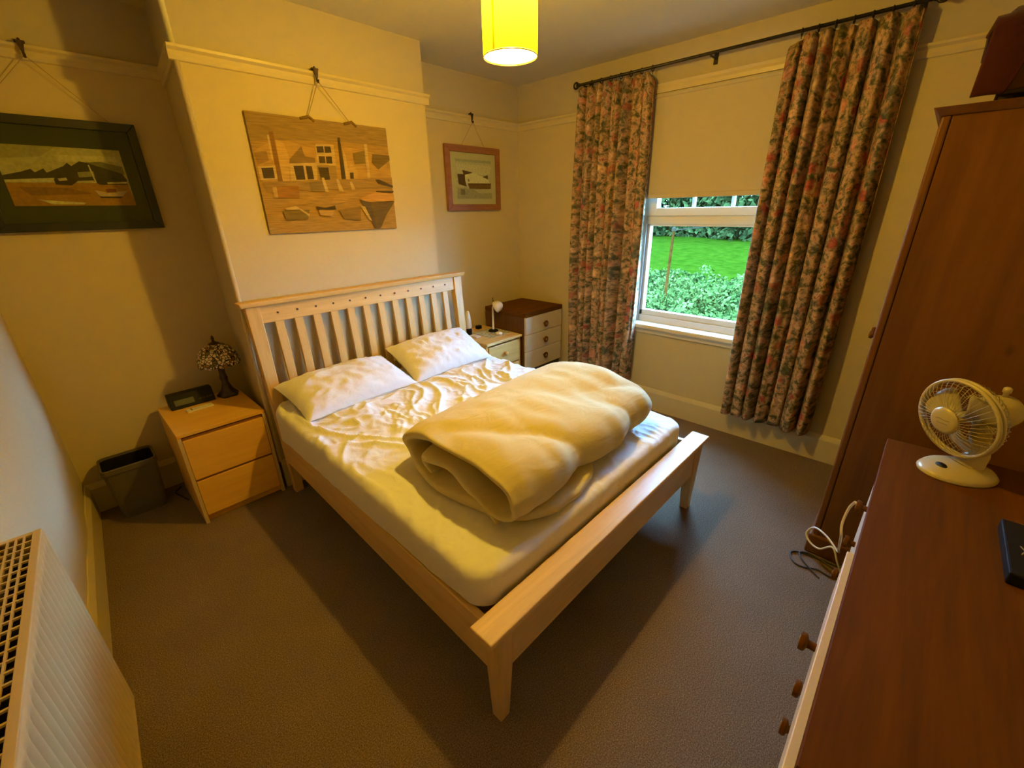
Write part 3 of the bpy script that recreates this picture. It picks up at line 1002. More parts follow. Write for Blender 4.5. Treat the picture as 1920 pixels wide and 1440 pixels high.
pole = thing('curtain_pole', 'thin black metal curtain pole with ring finial above the window', 'curtain pole', (PX, 1.2, PZ))
mb = MB(); mb.tube([(PX, 0.255, PZ), (PX, 2.115, PZ)], 0.0085, 12); mesh_obj('rod', mb, 'black_metal', pole, smooth=True)
for yy in (2.128, 0.242):
    mb = MB(); mb.tube([(PX, yy + 0.018 * math.cos(a), PZ + 0.018 * math.sin(a)) for a in np.linspace(0, 2 * PI, 20, endpoint=False)], 0.006, 8, closed=True)
    mb.tube([(PX, yy - 0.008 if yy > 1 else yy + 0.008, PZ), (PX, yy - 0.028 if yy > 1 else yy + 0.028, PZ)], 0.012, 10)
    mesh_obj('finial', mb, 'black_metal', pole, smooth=True)
for yy in (2.06, 1.20, 0.31):
    mb = MB(); mb.tube([(PX, yy, PZ - 0.012), (PX + 0.03, yy, PZ - 0.012), (XW - 0.004, yy, PZ - 0.012)], 0.005, 8)
    mb.box((XW - 0.005, yy - 0.012, PZ - 0.04), (XW, yy + 0.012, PZ + 0.016))
    mesh_obj('bracket', mb, 'black_metal', pole)
mb = MB(); mb.tube([(PX + 0.0155 * math.cos(a), 0, PZ - 0.006 + 0.0155 * math.sin(a)) for a in np.linspace(0, 2 * PI, 20, endpoint=False)], 0.0028, 6, closed=True)
mb.tube([(PX, 0, PZ - 0.022), (PX, 0, PZ - 0.036)], 0.002, 6)
for p in range(len(mb.v)): mb.v[p] = (mb.v[p][0], mb.v[p][1] + 1.2, mb.v[p][2])
r0 = mesh_obj('curtain_ring', mb, 'black_metal', pole, smooth=True)
ys = [1.55 + k * 0.074 for k in range(7)] + [0.335 + k * 0.070 for k in range(7)]
r0.location = (0, ys[0] - 1.2, 0)
for yy in ys[1:]:
    c = r0.copy(); COL.objects.link(c); c.parent = pole; c.location = (0, yy - 1.2, 0)

# ------------------------------------------------------------------ pictures
def homog(src):
    dst = [(0, 1), (1, 1), (1, 0), (0, 0)]
    A, B = [], []
    for (x, y), (u, v) in zip(src, dst):
        A.append([x, y, 1, 0, 0, 0, -u * x, -u * y]); B.append(u)
        A.append([0, 0, 0, x, y, 1, -v * x, -v * y]); B.append(v)
    h = np.linalg.solve(np.array(A, float), np.array(B, float))
    def f(p):
        d = h[6] * p[0] + h[7] * p[1] + 1
        return (min(1, max(0, (h[0] * p[0] + h[1] * p[1] + h[2]) / d)), min(1, max(0, (h[3] * p[0] + h[4] * p[1] + h[5]) / d)))
    return f
PALETTE = {}
def pal(c, weave):
    k = (c, weave)
    if k not in PALETTE:
        nm = ('yarn_' if weave else 'paint_') + '%d_%d_%d' % c
        col = lin(*c)
        PALETTE[k] = weave_mat(nm, col) if weave else plain(nm, col, 0.85, var=0.18, vscale=70)
    return PALETTE[k]
def flat_print(name, parent, x0, x1, z0, z1, y, corners, base, polys, weave=False):
    """flat picture: coloured patches in one thin mesh, a hair apart in depth"""
    f = homog(corners)
    mats, idx = [], {}
    mbp = MB()
    def slot(c):
        if weave:
            c = tuple(int(round(0.72 * a_ + 0.28 * b_)) for a_, b_ in zip(c, (150, 120, 60)))
        if c not in idx:
            idx[c] = len(mats); mats.append(pal(c, weave))
        return idx[c]
    mbp.cur = slot(base)
    mbp._add([(x0, y, z0), (x1, y, z0), (x1, y, z1), (x0, y, z1)], [(0, 1, 2, 3)])
    for k, (c, pts) in enumerate(polys):
        mbp.cur = slot(c)
        q = [f(p) for p in pts]
        yy = y - 0.0002 * (k + 1)
        vs = [(x0 + u * (x1 - x0), yy, z0 + v * (z1 - z0)) for u, v in q]
        area = sum(vs[i][0] * vs[(i + 1) % len(vs)][2] - vs[(i + 1) % len(vs)][0] * vs[i][2] for i in range(len(vs)))
        if area < 0: vs = vs[::-1]
        mbp._add(vs, [tuple(range(len(vs)))])
    return mesh_obj(name, mbp, mats, parent)
def frame_boxes(x0, x1, z0, z1, w, ya, yb):
    m_ = MB()
    def bar(a, b, c, d):
        m_.hexa([(a[0], ya, a[1]), (b[0], ya, b[1]), (b[0], yb, b[1]), (a[0], yb, a[1])], [(d[0], ya, d[1]), (c[0], ya, c[1]), (c[0], yb, c[1]), (d[0], yb, d[1])])
    bar((x0, z0), (x1, z0), (x1 - w, z0 + w), (x0 + w, z0 + w))
    bar((x0 + w, z1 - w), (x1 - w, z1 - w), (x1, z1), (x0, z1))
    bar((x0, z0), (x0 + w, z0 + w), (x0 + w, z1 - w), (x0, z1))
    bar((x1 - w, z0 + w), (x1, z0), (x1, z1), (x1 - w, z1 - w))
    return m_
def hook(parent, x, y, z):
    m_ = MB()
    m_.tube([(x, y + 0.020, z + 0.010), (x, y + 0.004, z + 0.018), (x, y - 0.006, z + 0.004), (x, y - 0.004, z - 0.022), (x, y - 0.006, z - 0.042), (x, y - 0.016, z - 0.048), (x, y - 0.020, z - 0.036)], 0.005, 8)
    m_.box((x - 0.016, y - 0.004, z + 0.006), (x + 0.016, y + 0.014, z + 0.014))
    m_.hexa([(x - 0.004, y - 0.010, z - 0.03), (x + 0.004, y - 0.010, z - 0.03), (x + 0.004, y - 0.004, z - 0.03), (x - 0.004, y - 0.004, z - 0.03)],
            [(x - 0.013, y - 0.010, z + 0.012), (x + 0.013, y - 0.010, z + 0.012), (x + 0.013, y - 0.004, z + 0.012), (x - 0.013, y - 0.004, z + 0.012)])
    return mesh_obj('rail_hook', m_, 'bronze', parent)
def cord(parent, pts, r=0.0014):
    m_ = MB()
    for a, b in pts: m_.tube([a, b], r, 6)
    return mesh_obj('hanging_cord', m_, 'string', parent)

# large harbour picture in the left alcove
pl = thing('framed_picture', 'large harbour painting in black frame with dark green mount, left alcove', 'picture', (0.18, 2.985, 1.445))
X0, X1, Z0, Z1 = -0.115, 0.475, 1.447, 1.915
mesh_obj('frame', frame_boxes(X0, X1, Z0, Z1, 0.036, 2.968, 2.990), 'frame_green', pl, bevel=0.002)
mb = MB(); mb.box((X0 + 0.02, 2.982, Z0 + 0.02), (X1 - 0.02, 2.988, Z1 - 0.02)); mesh_obj('mount', mb, 'mat_green', pl)
flat_print('painting', pl, -0.03, 0.388, 1.556, 1.80, 2.9815, [(-58, 795), (672, 832), (770, 1155), (95, 1145)], (186, 172, 126), [
    ((160, 150, 112), [(-58, 795), (300, 815), (220, 870), (0, 880)]),
    ((206, 192, 146), [(300, 860), (650, 870), (660, 900), (330, 900)]),
    ((120, 112, 82), [(440, 905), (560, 900), (690, 930), (705, 975), (430, 985)]),
    ((66, 56, 38), [(0, 975), (120, 955), (170, 940), (195, 960), (240, 938), (260, 962), (350, 925), (370, 905), (395, 925), (440, 897), (480, 905), (540, 925), (690, 970), (715, 1005), (300, 1012), (20, 1000)]),
    ((150, 138, 105), [(430, 960), (520, 955), (530, 985), (440, 990)]),
    ((200, 188, 140), [(30, 1000), (300, 992), (310, 1014), (45, 1022)]),
    ((168, 118, 36), [(35, 1015), (720, 1025), (770, 1155), (95, 1145)]),
    ((140, 98, 34), [(110, 1040), (380, 1050), (520, 1085), (180, 1090)]),
    ((60, 44, 28), [(298, 1000), (330, 985), (400, 988), (432, 1012), (400, 1036), (312, 1030)]),
    ((196, 180, 140), [(318, 996), (366, 990), (376, 1006), (330, 1010)]),
    ((58, 48, 36), [(520, 1010), (640, 990), (715, 1000), (722, 1034), (560, 1034)]),
    ((205, 190, 150), [(600, 1020), (720, 1018), (721, 1028), (606, 1030)]),
    ((200, 188, 142), [(488, 918), (496, 918), (542, 1022), (532, 1022)]),
    ((204, 172, 140), [(528, 1064), (600, 1078), (722, 1070), (690, 1102), (560, 1100)]),
    ((120, 60, 40), [(590, 1058), (650, 1058), (656, 1078), (600, 1080)]),
    ((70, 50, 30), [(556, 1100), (692, 1103), (680, 1112), (566, 1109)]),
    ((215, 198, 150), [(220, 1112), (300, 1120), (480, 1134), (470, 1144), (300, 1140)])])
mb = MB(); mb.box((X0 + 0.03, 2.9745, Z0 + 0.03), (X1 - 0.03, 2.9755, Z1 - 0.03)); mesh_obj('picture_glass', mb, 'glass', pl)
hook(pl, 0.178, 2.972, 2.176)
cord(pl, [((0.178, 2.960, 2.136), (0.40, 2.985, 1.90)), ((0.178, 2.960, 2.136), (-0.04, 2.985, 1.90))])

# woven wall hanging on the chimney breast
tp = thing('wall_hanging', 'ochre woven tapestry of a harbour with boats and houses above the bed', 'tapestry', (1.175, 2.46, 1.41))
TX0, TX1, TZ0, TZ1 = 0.812, 1.548, 1.408, 1.945
mb = MB(); mb.box((TX0, 2.4565, TZ0), (TX1, 2.4645, TZ1)); mesh_obj('backing_cloth', mb, weave_mat('yarn_backing', lin(150, 122, 66)), tp, bevel=0.002)
D_ = (48, 44, 42); CR = (206, 178, 118)
flat_print('woven_scene', tp, TX0 + 0.001, TX1 - 0.001, TZ0 + 0.001, TZ1 - 0.001, 2.4563, [(75, 325), (900, 450), (955, 1040), (215, 1045)], (166, 132, 66), [
    ((142, 118, 66), [(75, 325), (900, 450), (915, 560), (600, 520), (300, 500), (110, 500)]),
    ((186, 148, 74), [(240, 500), (330, 510), (480, 560), (700, 560), (820, 590), (920, 680), (935, 760), (180, 745), (160, 650), (130, 560)]),
    ((140, 110, 60), [(130, 570), (200, 560), (215, 620), (150, 640)]),
    ((206, 168, 92), [(255, 500), (300, 520), (330, 600), (330, 740), (290, 740)]),
    ((120, 84, 42), [(215, 450), (240, 450), (292, 742), (264, 742)]),
    (CR, [(206, 470), (216, 470), (240, 620), (230, 620)]),
    ((120, 98, 62), [(335, 612), (402, 540), (420, 600), (480, 612), (482, 642), (330, 642)]),
    (CR, [(330, 640), (490, 640), (490, 745), (340, 742)]),
    (CR, [(484, 528), (590, 540), (602, 660), (492, 655)]),
    ((150, 126, 78), [(490, 655), (600, 660), (610, 760), (500, 750)]),
    (CR, [(146, 650), (250, 650), (262, 730), (165, 730)]),
    (D_, [(168, 660), (236, 660), (246, 722), (182, 722)]),
    (D_, [(354, 654), (410, 654), (422, 736), (370, 736)]), (D_, [(424, 656), (460, 660), (472, 736), (436, 736)]),
    (D_, [(496, 668), (556, 670), (566, 750), (512, 742)]),
    (D_, [(488, 545), (528, 545), (532, 582), (494, 582)]), (D_, [(534, 546), (570, 548), (576, 584), (538, 584)]),
    (D_, [(500, 602), (536, 604), (540, 644), (504, 642)]), (D_, [(542, 605), (576, 606), (580, 648), (546, 646)]),
    ((112, 96, 52), [(700, 590), (770, 580), (772, 655), (710, 655)]),
    ((98, 84, 48), [(815, 600), (920, 612), (926, 640), (850, 692), (812, 650)]),
    ((196, 160, 88), [(655, 700), (690, 650), (728, 700), (728, 772), (662, 766)]), (D_, [(680, 704), (702, 704), (704, 756), (684, 756)]),
    (CR, [(640, 560), (656, 600), (680, 756), (656, 756)]), (D_, [(612, 498), (625, 498), (658, 748), (634, 748)]),
    (CR, [(766, 540), (784, 540), (802, 762), (786, 762)]),
    ((150, 122, 66), [(175, 742), (940, 742), (945, 800), (200, 800)]),
    ((150, 104, 46), [(230, 770), (380, 770), (386, 842), (238, 836)]), ((190, 158, 92), [(228, 772), (252, 772), (262, 838), (238, 834)]),
    ((118, 104, 64), [(440, 752), (526, 746), (532, 812), (450, 806)]),
    (CR, [(512, 728), (528, 728), (554, 812), (536, 812)]), (CR, [(598, 740), (612, 740), (642, 812), (616, 812)]), (CR, [(678, 758), (690, 758), (712, 806), (690, 808)]),
    ((176, 140, 72), [(450, 830), (560, 820), (430, 880), (380, 880)]), ((176, 140, 72), [(600, 830), (740, 815), (640, 880), (560, 885)]),
    (D_, [(828, 750), (852, 750), (940, 790), (940, 802), (845, 776)]), (D_, [(830, 816), (942, 820), (942, 830), (836, 830)]),
    ((204, 152, 78), [(735, 858), (830, 824), (945, 838), (950, 880), (770, 880)]),
    ((88, 74, 46), [(733, 864), (800, 884), (950, 884), (890, 960), (856, 1036), (820, 1036), (788, 950)]),
    ((70, 64, 56), [(733, 864), (800, 884), (830, 1036), (820, 1036), (788, 950)]),
    (CR, [(738, 900), (764, 906), (804, 992), (786, 984)]),
    ((112, 98, 52), [(284, 915), (440, 912), (430, 968), (308, 968)]), (CR, [(300, 898), (360, 888), (440, 938), (436, 950), (380, 908), (306, 910)]),
    (D_, [(478, 894), (530, 904), (588, 894), (594, 916), (486, 914)]), ((190, 152, 84), [(492, 916), (586, 920), (570, 956), (500, 946)]),
    ((126, 100, 48), [(610, 918), (740, 905), (738, 986), (640, 972)])], True)
for xx, rr in ((1.10, 0.0), (1.33, 0.0)):
    mb = MB(); mb.tube([(xx - 0.035, 2.457, TZ1 - 0.006), (xx + 0.01, 2.454, TZ1 + 0.008), (xx + 0.035, 2.457, TZ1 - 0.010)], 0.007, 8)
    mesh_obj('hanging_toggle', mb, pal((120, 96, 50), True), tp, smooth=True)
hook(tp, 1.176, 2.442, 2.150)
cord(tp, [((1.176, 2.430, 2.108), (1.105, 2.452, 1.948)), ((1.176, 2.430, 2.108), (1.335, 2.452, 1.940))], 0.002)

# small cottage print in the right alcove
pr = thing('framed_picture', 'small cottage print in brown wooden frame with white mount beside the curtain', 'picture', (2.47, 2.755, 1.5))
X0, X1, Z0, Z1 = 2.195, 2.752, 1.500, 1.952
mesh_obj('frame', frame_boxes(X0, X1, Z0, Z1, 0.046, 2.742, 2.766), 'frame_brown', pr, bevel=0.003)
mb = MB(); mb.box((X0 + 0.03, 2.756, Z0 + 0.03), (X1 - 0.03, 2.762, Z1 - 0.03)); mesh_obj('mount', mb, 'mat_white', pr)
flat_print('painting', pr, 2.292, 2.662, 1.586, 1.860, 2.7555, [(1287, 610), (1512, 640), (1508, 860), (1283, 860)], (206, 200, 196), [
    ((176, 176, 176), [(1287, 610), (1512, 640), (1512, 655), (1287, 626)]),
    ((222, 214, 206), [(1290, 640), (1512, 668), (1500, 720), (1300, 700)]),
    ((90, 62, 46), [(1330, 682), (1385, 696), (1402, 706), (1440, 735), (1488, 718), (1490, 742), (1345, 742)]),
    ((240, 232, 222), [(1345, 712), (1400, 702), (1490, 745), (1502, 782), (1345, 770)]),
    ((150, 130, 110), [(1362, 738), (1372, 738), (1373, 755), (1363, 755)]),
    ((96, 66, 50), [(1296, 705), (1338, 708), (1352, 785), (1300, 768)]),
    ((116, 84, 62), [(1360, 764), (1506, 768), (1502, 802), (1370, 798)]),
    ((176, 168, 158), [(1290, 790), (1380, 800), (1508, 802), (1508, 860), (1285, 860)]),
    ((208, 200, 186), [(1400, 806), (1508, 800), (1508, 826), (1430, 826)]),
    ((130, 124, 116), [(1310, 800), (1338, 800), (1340, 836), (1312, 836)])])
mb = MB(); mb.box((X0 + 0.035, 2.7485, Z0 + 0.035), (X1 - 0.035, 2.7495, Z1 - 0.035)); mesh_obj('picture_glass', mb, 'glass', pr)
hook(pr, 2.465, 2.742, 2.150)
cord(pr, [((2.465, 2.730, 2.108), (2.36, 2.757, 1.945)), ((2.465, 2.730, 2.108), (2.60, 2.757, 1.945))])

# ------------------------------------------------------------------ left bedside chest and what stands on it
nb = thing('bedside_chest', 'orange beech two drawer bedside chest under the mosaic lamp', 'bedside table', (0.38, 2.66, 0))
BX0, BX1, BY0, BY1, BH = 0.182, 0.578, 2.425, 2.90, 0.522
mb = MB(); mb.box((BX0, BY0 + 0.004, BH - 0.018), (BX1, BY1, BH)); mesh_obj('top', mb, 'beech', nb, bevel=0.002)
for xa in (BX0, BX1 - 0.016):
    mb = MB(); mb.box((xa, BY0 + 0.002, 0), (xa + 0.016, BY1, BH - 0.0185)); mesh_obj('side_panel', mb, 'beech', nb, bevel=0.0015)
    mb = MB(); mb.box((xa, BY0, 0), (xa + 0.016, BY0 + 0.002, BH - 0.0185)); mesh_obj('edge_band', mb, 'beech_edge', nb)
mb = MB(); mb.box((BX0 + 0.016, BY1 - 0.012, 0.03), (BX1 - 0.016, BY1 - 0.006, BH - 0.02)); mesh_obj('back_panel', mb, 'beech', nb)
mb = MB(); mb.box((BX0 + 0.016, BY0 + 0.03, 0.0), (BX1 - 0.016, BY0 + 0.045, 0.05)); mesh_obj('plinth', mb, 'beech', nb)
for za, zb in ((0.045, 0.248), (0.262, 0.484)):
    mb = MB()
    mb.box((BX0 + 0.0175, BY0 + 0.001, za), (BX1 - 0.0175, BY0 + 0.018, zb))
    dr = mesh_obj('drawer', mb, 'beech', nb, bevel=0.002)
    mb = MB(); mb.box((BX0 + 0.02, BY0 + 0.012, zb - 0.004), (BX1 - 0.02, BY0 + 0.02, zb + 0.014)); mesh_obj('finger_recess', mb, 'beech_shaded', dr)  # solid strip in darkened beech, stands in for the shaded gap
    mb = MB(); mb.box((BX0 + 0.025, BY0 + 0.02, za + 0.01), (BX1 - 0.025, BY1 - 0.03, zb - 0.02)); mesh_obj('drawer_box', mb, 'beech', dr)

tl = thing('table_lamp', 'mosaic glass dome table lamp with dark bronze base', 'table lamp', (0.510, 2.815, BH))
tx, ty = 0.510, 2.815
mb = MB(); mb.lathe([(0, BH), (0.052, BH), (0.054, BH + 0.008), (0.046, BH + 0.018), (0.030, BH + 0.035), (0.022, BH + 0.06), (0.016, BH + 0.085), (0.019, BH + 0.110), (0.015, BH + 0.14), (0.017, BH + 0.17), (0.012, BH + 0.20), (0, BH + 0.20)], (tx, ty, 0), 20)
for k in range(len(mb.v)):
    x, y, z = mb.v[k]
    a = math.atan2(y - ty, x - tx); r = math.hypot(x - tx, y - ty)
    q = 1 + 0.10 * math.sin(5 * a + (z - BH) * 40)
    mb.v[k] = (tx + r * q * math.cos(a), ty + r * q * math.sin(a), z)
mesh_obj('lamp_base', mb, 'bronze', tl, smooth=True)
sz = BH + 0.192
dome = [(0.104, sz), (0.105, sz + 0.012), (0.101, sz + 0.040), (0.090, sz + 0.070), (0.070, sz + 0.096), (0.045, sz + 0.114), (0.022, sz + 0.122)]
mb = MB(); mb.lathe(dome, (tx, ty, 0), 36, cap=False)
for k in range(len(mb.v)):
    x, y, z = mb.v[k]
    if z < sz + 0.001:
        a = math.atan2(y - ty, x - tx)
        mb.v[k] = (x, y, z + 0.004 * math.sin(12 * a))
mesh_obj('lamp_shade', mb, 'mosaic', tl, smooth=True, solid=0.003)
mb = MB(); mb.lathe([(0.030, sz + 0.119), (0.028, sz + 0.124), (0.010, sz + 0.132), (0.006, sz + 0.14), (0.009, sz + 0.150), (0.005, sz + 0.165), (0, sz + 0.168)], (tx, ty, 0), 16)
mesh_obj('finial', mb, 'bronze', tl, smooth=True)
mb = MB(); mb.tube([(tx, ty, sz), (tx, ty, sz + 0.125)], 0.006, 8); mesh_obj('stem', mb, 'bronze', tl)

rd = thing('clock_radio', 'black clock radio with grey display on the beech chest', 'radio', (0.335, 2.83, BH), math.radians(1))
mb = MB(); mb.hexa([(-0.105, -0.042, 0), (0.105, -0.042, 0), (0.105, 0.045, 0), (-0.105, 0.045, 0)], [(-0.105, -0.006, 0.076), (0.105, -0.006, 0.076), (0.105, 0.040, 0.076), (-0.105, 0.040, 0.076)])
mesh_obj('radio_body', mb, 'black_plastic', rd, bevel=0.005, local=True)
def on_face(u0, u1, v0, v1, off):
    n = Vector((0, -0.076, 0.036)).normalized()
    out = []
    for u, v in ((u0, v0), (u1, v0), (u1, v1), (u0, v1)):
        out.append(Vector((u, -0.042 + 0.036 * v / 0.076, v)))
    return [tuple(p - n * 0.002) for p in out], [tuple(p + n * off) for p in out]
b_, t_ = on_face(-0.082, 0.008, 0.018, 0.046, 0.0008)
mb = MB(); mb.hexa(b_, t_); mesh_obj('display', mb, 'lcd', rd, local=True)
for k in range(4):
    b_, t_ = on_face(0.03 + k * 0.017, 0.042 + k * 0.017, 0.024, 0.032, 0.0015)
    mb = MB(); mb.hexa(b_, t_); mesh_obj('button', mb, 'rad_dark', rd, local=True)

rc = thing('remote_control', 'small white remote control lying in front of the clock radio', 'remote control', (0.345, 2.715, BH), math.radians(3))
mb = MB(); mb.box((-0.062, -0.022, 0), (0.062, 0.022, 0.009)); mesh_obj('casing', mb, 'paper', rc, bevel=0.003, local=True)
mb = MB(); mb.box((-0.042, -0.016, 0.0085), (-0.034, 0.016, 0.0098)); mesh_obj('button_strip', mb, 'print_grey', rc, local=True)

# waste bin
bn = thing('waste_bin', 'grey plastic rectangular waste bin beside the beech chest', 'bin', (-0.012, 2.862, 0))
def rrect(w, d, r, n=5):
    pts = []
    for cx, cy, a0 in ((w - r, d - r, 0), (-w + r, d - r, PI / 2), (-w + r, -d + r, PI), (w - r, -d + r, 1.5 * PI)):
        for k in range(n):
            a = a0 + PI / 2 * k / (n - 1)
            pts.append((cx + r * math.cos(a), cy + r * math.sin(a)))
    return pts
def shell(levels):
    m_ = MB()
    L_ = []
    for w, d, r, z in levels:
        L_.append([(x, y, z) for x, y in rrect(w, d, r)])
    n = len(L_[0])
    vs = [p for l in L_ for p in l]
    fs = []
    for i in range(len(L_) - 1):
        for k in range(n):
            fs.append((i * n + k, i * n + (k + 1) % n, (i + 1) * n + (k + 1) % n, (i + 1) * n + k))
    fs.append(tuple(range(n - 1, -1, -1)))
    fs.append(tuple((len(L_) - 1) * n + k for k in range(n)))
    m_._add(vs, fs)
    return m_
mesh_obj('bin_body', shell([(0.092, 0.066, 0.025, 0.0), (0.098, 0.074, 0.025, 0.05), (0.111, 0.094, 0.025, 0.285), (0.111, 0.094, 0.025, 0.305), (0.106, 0.089, 0.022, 0.305), (0.104, 0.087, 0.022, 0.28), (0.088, 0.062, 0.02, 0.006)]), 'bin', bn, local=True)
mesh_obj('rim', shell([(0.110, 0.093, 0.025, 0.280), (0.116, 0.099, 0.028, 0.282), (0.116, 0.099, 0.028, 0.308), (0.113, 0.096, 0.026, 0.312), (0.108, 0.091, 0.024, 0.310), (0.107, 0.090, 0.024, 0.288)]), 'bin', bn, local=True)
# rim ring keeps its hollow centre
import bmesh
for ch in bn.children:
    if ch.name.startswith('rim'):
        bm = bmesh.new(); bm.from_mesh(ch.data)
        bm.faces.ensure_lookup_table()
        big = [f for f in bm.faces if len(f.verts) > 6]
        bmesh.ops.delete(bm, geom=big, context='FACES_ONLY')
        bm.to_mesh(ch.data); bm.free()

mesh_obj('bin_dark_inside', shell([(0.1030, 0.0860, 0.022, 0.300), (0.0870, 0.0610, 0.02, 0.010)]), 'black_plastic', bn, local=True)  # black inner shell added to make the bin opening dark
for ch in bn.children:
    if ch.name.startswith('bin_dark_inside'):
        bm = bmesh.new(); bm.from_mesh(ch.data)
        top = [f for f in bm.faces if len(f.verts) > 6 and min(v.co.z for v in f.verts) > 0.2]
        bmesh.ops.delete(bm, geom=top, context='FACES_ONLY')
        bm.to_mesh(ch.data); bm.free()

# dark cable behind the chest
mb = MB(); mb.tube(catmull([(0.165, 2.93, 0.004), (0.13, 2.88, 0.004), (0.15, 2.80, 0.004), (0.165, 2.74, 0.004)], 6), 0.004, 6)
tag(mesh_obj('lamp_cable', mb, 'black_cable', smooth=True), 'dark cable on the carpet between bin and beech chest', 'cable')

# ------------------------------------------------------------------ right bedside group
pn = thing('pine_bedside_table', 'yellow pine bedside drawers between the bed and corner chest', 'bedside table', (2.29, 2.51, 0))
QX0, QX1, QY0, QY1, QH = 2.098, 2.478, 2.285, 2.735, 0.565
mb = MB(); mb.box((QX0 - 0.006, QY0 - 0.014, QH - 0.022), (QX1 + 0.004, QY1, QH)); mesh_obj('top', mb, 'pine', pn, bevel=0.005)
for xa in (QX0, QX1 - 0.018):
    mb = MB(); mb.box((xa, QY0 + 0.004, 0), (xa + 0.018, QY1 - 0.004, QH - 0.022)); mesh_obj('side_panel', mb, 'pine', pn, bevel=0.002)
mb = MB(); mb.box((QX0 + 0.018, QY1 - 0.016, 0.04), (QX1 - 0.018, QY1 - 0.008, QH - 0.022)); mesh_obj('back_panel', mb, 'pine', pn)
mb = MB(); mb.box((QX0 + 0.018, QY0 + 0.012, 0), (QX1 - 0.018, QY0 + 0.028, 0.07)); mesh_obj('plinth', mb, 'pine', pn)
for za, zb in ((0.075, 0.20), (0.208, 0.345), (0.355, 0.528)):
    mb = MB(); mb.box((QX0 + 0.02, QY0 - 0.006, za), (QX1 - 0.02, QY0 + 0.014, zb)); d_ = mesh_obj('drawer', mb, 'pine', pn, bevel=0.004)
    mb = MB(); mb.lathe([(0, 0), (0.010, 0), (0.008, 0.012), (0.016, 0.020), (0.016, 0.027), (0.008, 0.032), (0, 0.032)], ((QX0 + QX1) / 2, QY0 - 0.004, (za + zb) / 2 + 0.01), 16, Matrix.Rotation(PI / 2, 3, 'X')); mesh_obj('knob', mb, 'pine', d_, smooth=True)
    mb = MB(); mb.box((QX0 + 0.026, QY0 + 0.014, za + 0.01), (QX1 - 0.026, QY1 - 0.03, zb - 0.015)); mesh_obj('drawer_box', mb, 'pine', d_)

def round_knob(parent, x, y, z, r=0.026, depth=0.028):
    rot = Matrix.Rotation(-PI / 2, 3, 'X') if depth < 0 else Matrix.Rotation(PI / 2, 3, 'X')
    dd = abs(depth)
    m_ = MB(); m_.lathe([(0, 0), (0.009, 0), (0.009, dd * 0.5), (r * 0.9, dd * 0.62), (r, dd * 0.72), (r, dd * 0.95), (r * 0.9, dd), (0, dd)], (x, y, z), 22, rot)
    k = mesh_obj('knob', m_, 'teak', parent, smooth=False, bevel=0.001)
    m_ = MB(); m_.lathe([(0, dd * 0.98), (r * 0.45, dd * 0.98), (r * 0.45, dd * 1.04), (r * 0.3, dd * 1.06), (0, dd * 1.06)], (x, y, z), 18, rot)
    mesh_obj('knob_centre', m_, 'brass', k)
    return k
cc = thing('corner_chest', 'teak chest with cream drawer fronts and round knobs in the corner', 'chest of drawers', (2.72, 2.48, 0))
CX0, CX1, CY0, CY1, CH = 2.492, 2.955, 2.25, 2.705, 0.735
mb = MB(); mb.box((CX0 - 0.006, CY0 - 0.016, CH - 0.036), (CX1 + 0.004, CY1, CH)); mesh_obj('top', mb, 'teak', cc, bevel=0.002)
for xa in (CX0, CX1 - 0.016):
    mb = MB(); mb.box((xa, CY0 + 0.004, 0.0), (xa + 0.016, CY1 - 0.002, CH - 0.036)); mesh_obj('side_panel', mb, 'teak_y', cc)
mb = MB(); mb.box((CX0 + 0.016, CY1 - 0.012, 0.05), (CX1 - 0.016, CY1 - 0.004, CH - 0.036)); mesh_obj('back_panel', mb, 'teak_y', cc)
mb = MB(); mb.box((CX0 + 0.016, CY0 + 0.006, 0.0), (CX1 - 0.016, CY0 + 0.03, 0.245)); mesh_obj('plinth', mb, 'dark_void', cc)
for za, zb, zk in ((0.252, 0.408, 0.340), (0.412, 0.552, 0.480), (0.556, 0.697, 0.616)):
    mb = MB(); mb.box((CX0 - 0.004, CY0 - 0.014, za), (CX1 + 0.002, CY0 + 0.003, zb)); d_ = mesh_obj('drawer', mb, 'melamine', cc, bevel=0.002)
    round_knob(d_, (CX0 + CX1) / 2 - 0.005, CY0 - 0.013, zk)
    mb = MB(); mb.box((CX0 + 0.022, CY0 + 0.003, za + 0.01), (CX1 - 0.022, CY1 - 0.03, zb - 0.015)); mesh_obj('drawer_box', mb, 'dark_void', d_)

dl = thing('desk_lamp', 'small white desk lamp with tilted bowl shade on the pine table', 'desk lamp', (2.385, 2.505, QH))
lx, ly = 2.385, 2.505
mb = MB(); mb.lathe([(0, QH), (0.042, QH), (0.042, QH + 0.010), (0.034, QH + 0.018), (0.010, QH + 0.022), (0, QH + 0.022)], (lx, ly, 0), 24); mesh_obj('lamp_base', mb, 'black_plastic', dl, smooth=True)
mb = MB(); mb.tube([(lx, ly, QH + 0.02), (lx, ly, QH + 0.18)], 0.0085, 10); mesh_obj('stem', mb, 'silver', dl, smooth=True)
hm = Matrix.Rotation(math.radians(25), 3, 'Z') @ Matrix.Rotation(math.radians(62), 3, 'X')
mb = MB(); mb.lathe([(0.046, -0.012), (0.047, -0.006), (0.040, 0.022), (0.024, 0.042), (0.012, 0.050), (0, 0.051)], (lx + 0.035, ly - 0.015, QH + 0.205), 26, hm, cap=False); mesh_obj('lamp_shade', mb, 'silver', dl, smooth=True, solid=0.002)
mb = MB(); mb.lathe([(0, -0.006), (0.014, -0.002), (0.017, 0.012), (0.010, 0.032), (0, 0.033)], (lx + 0.035, ly - 0.015, QH + 0.205), 16, hm); mesh_obj('lamp_bulb', mb, 'white_plastic', dl, smooth=True)
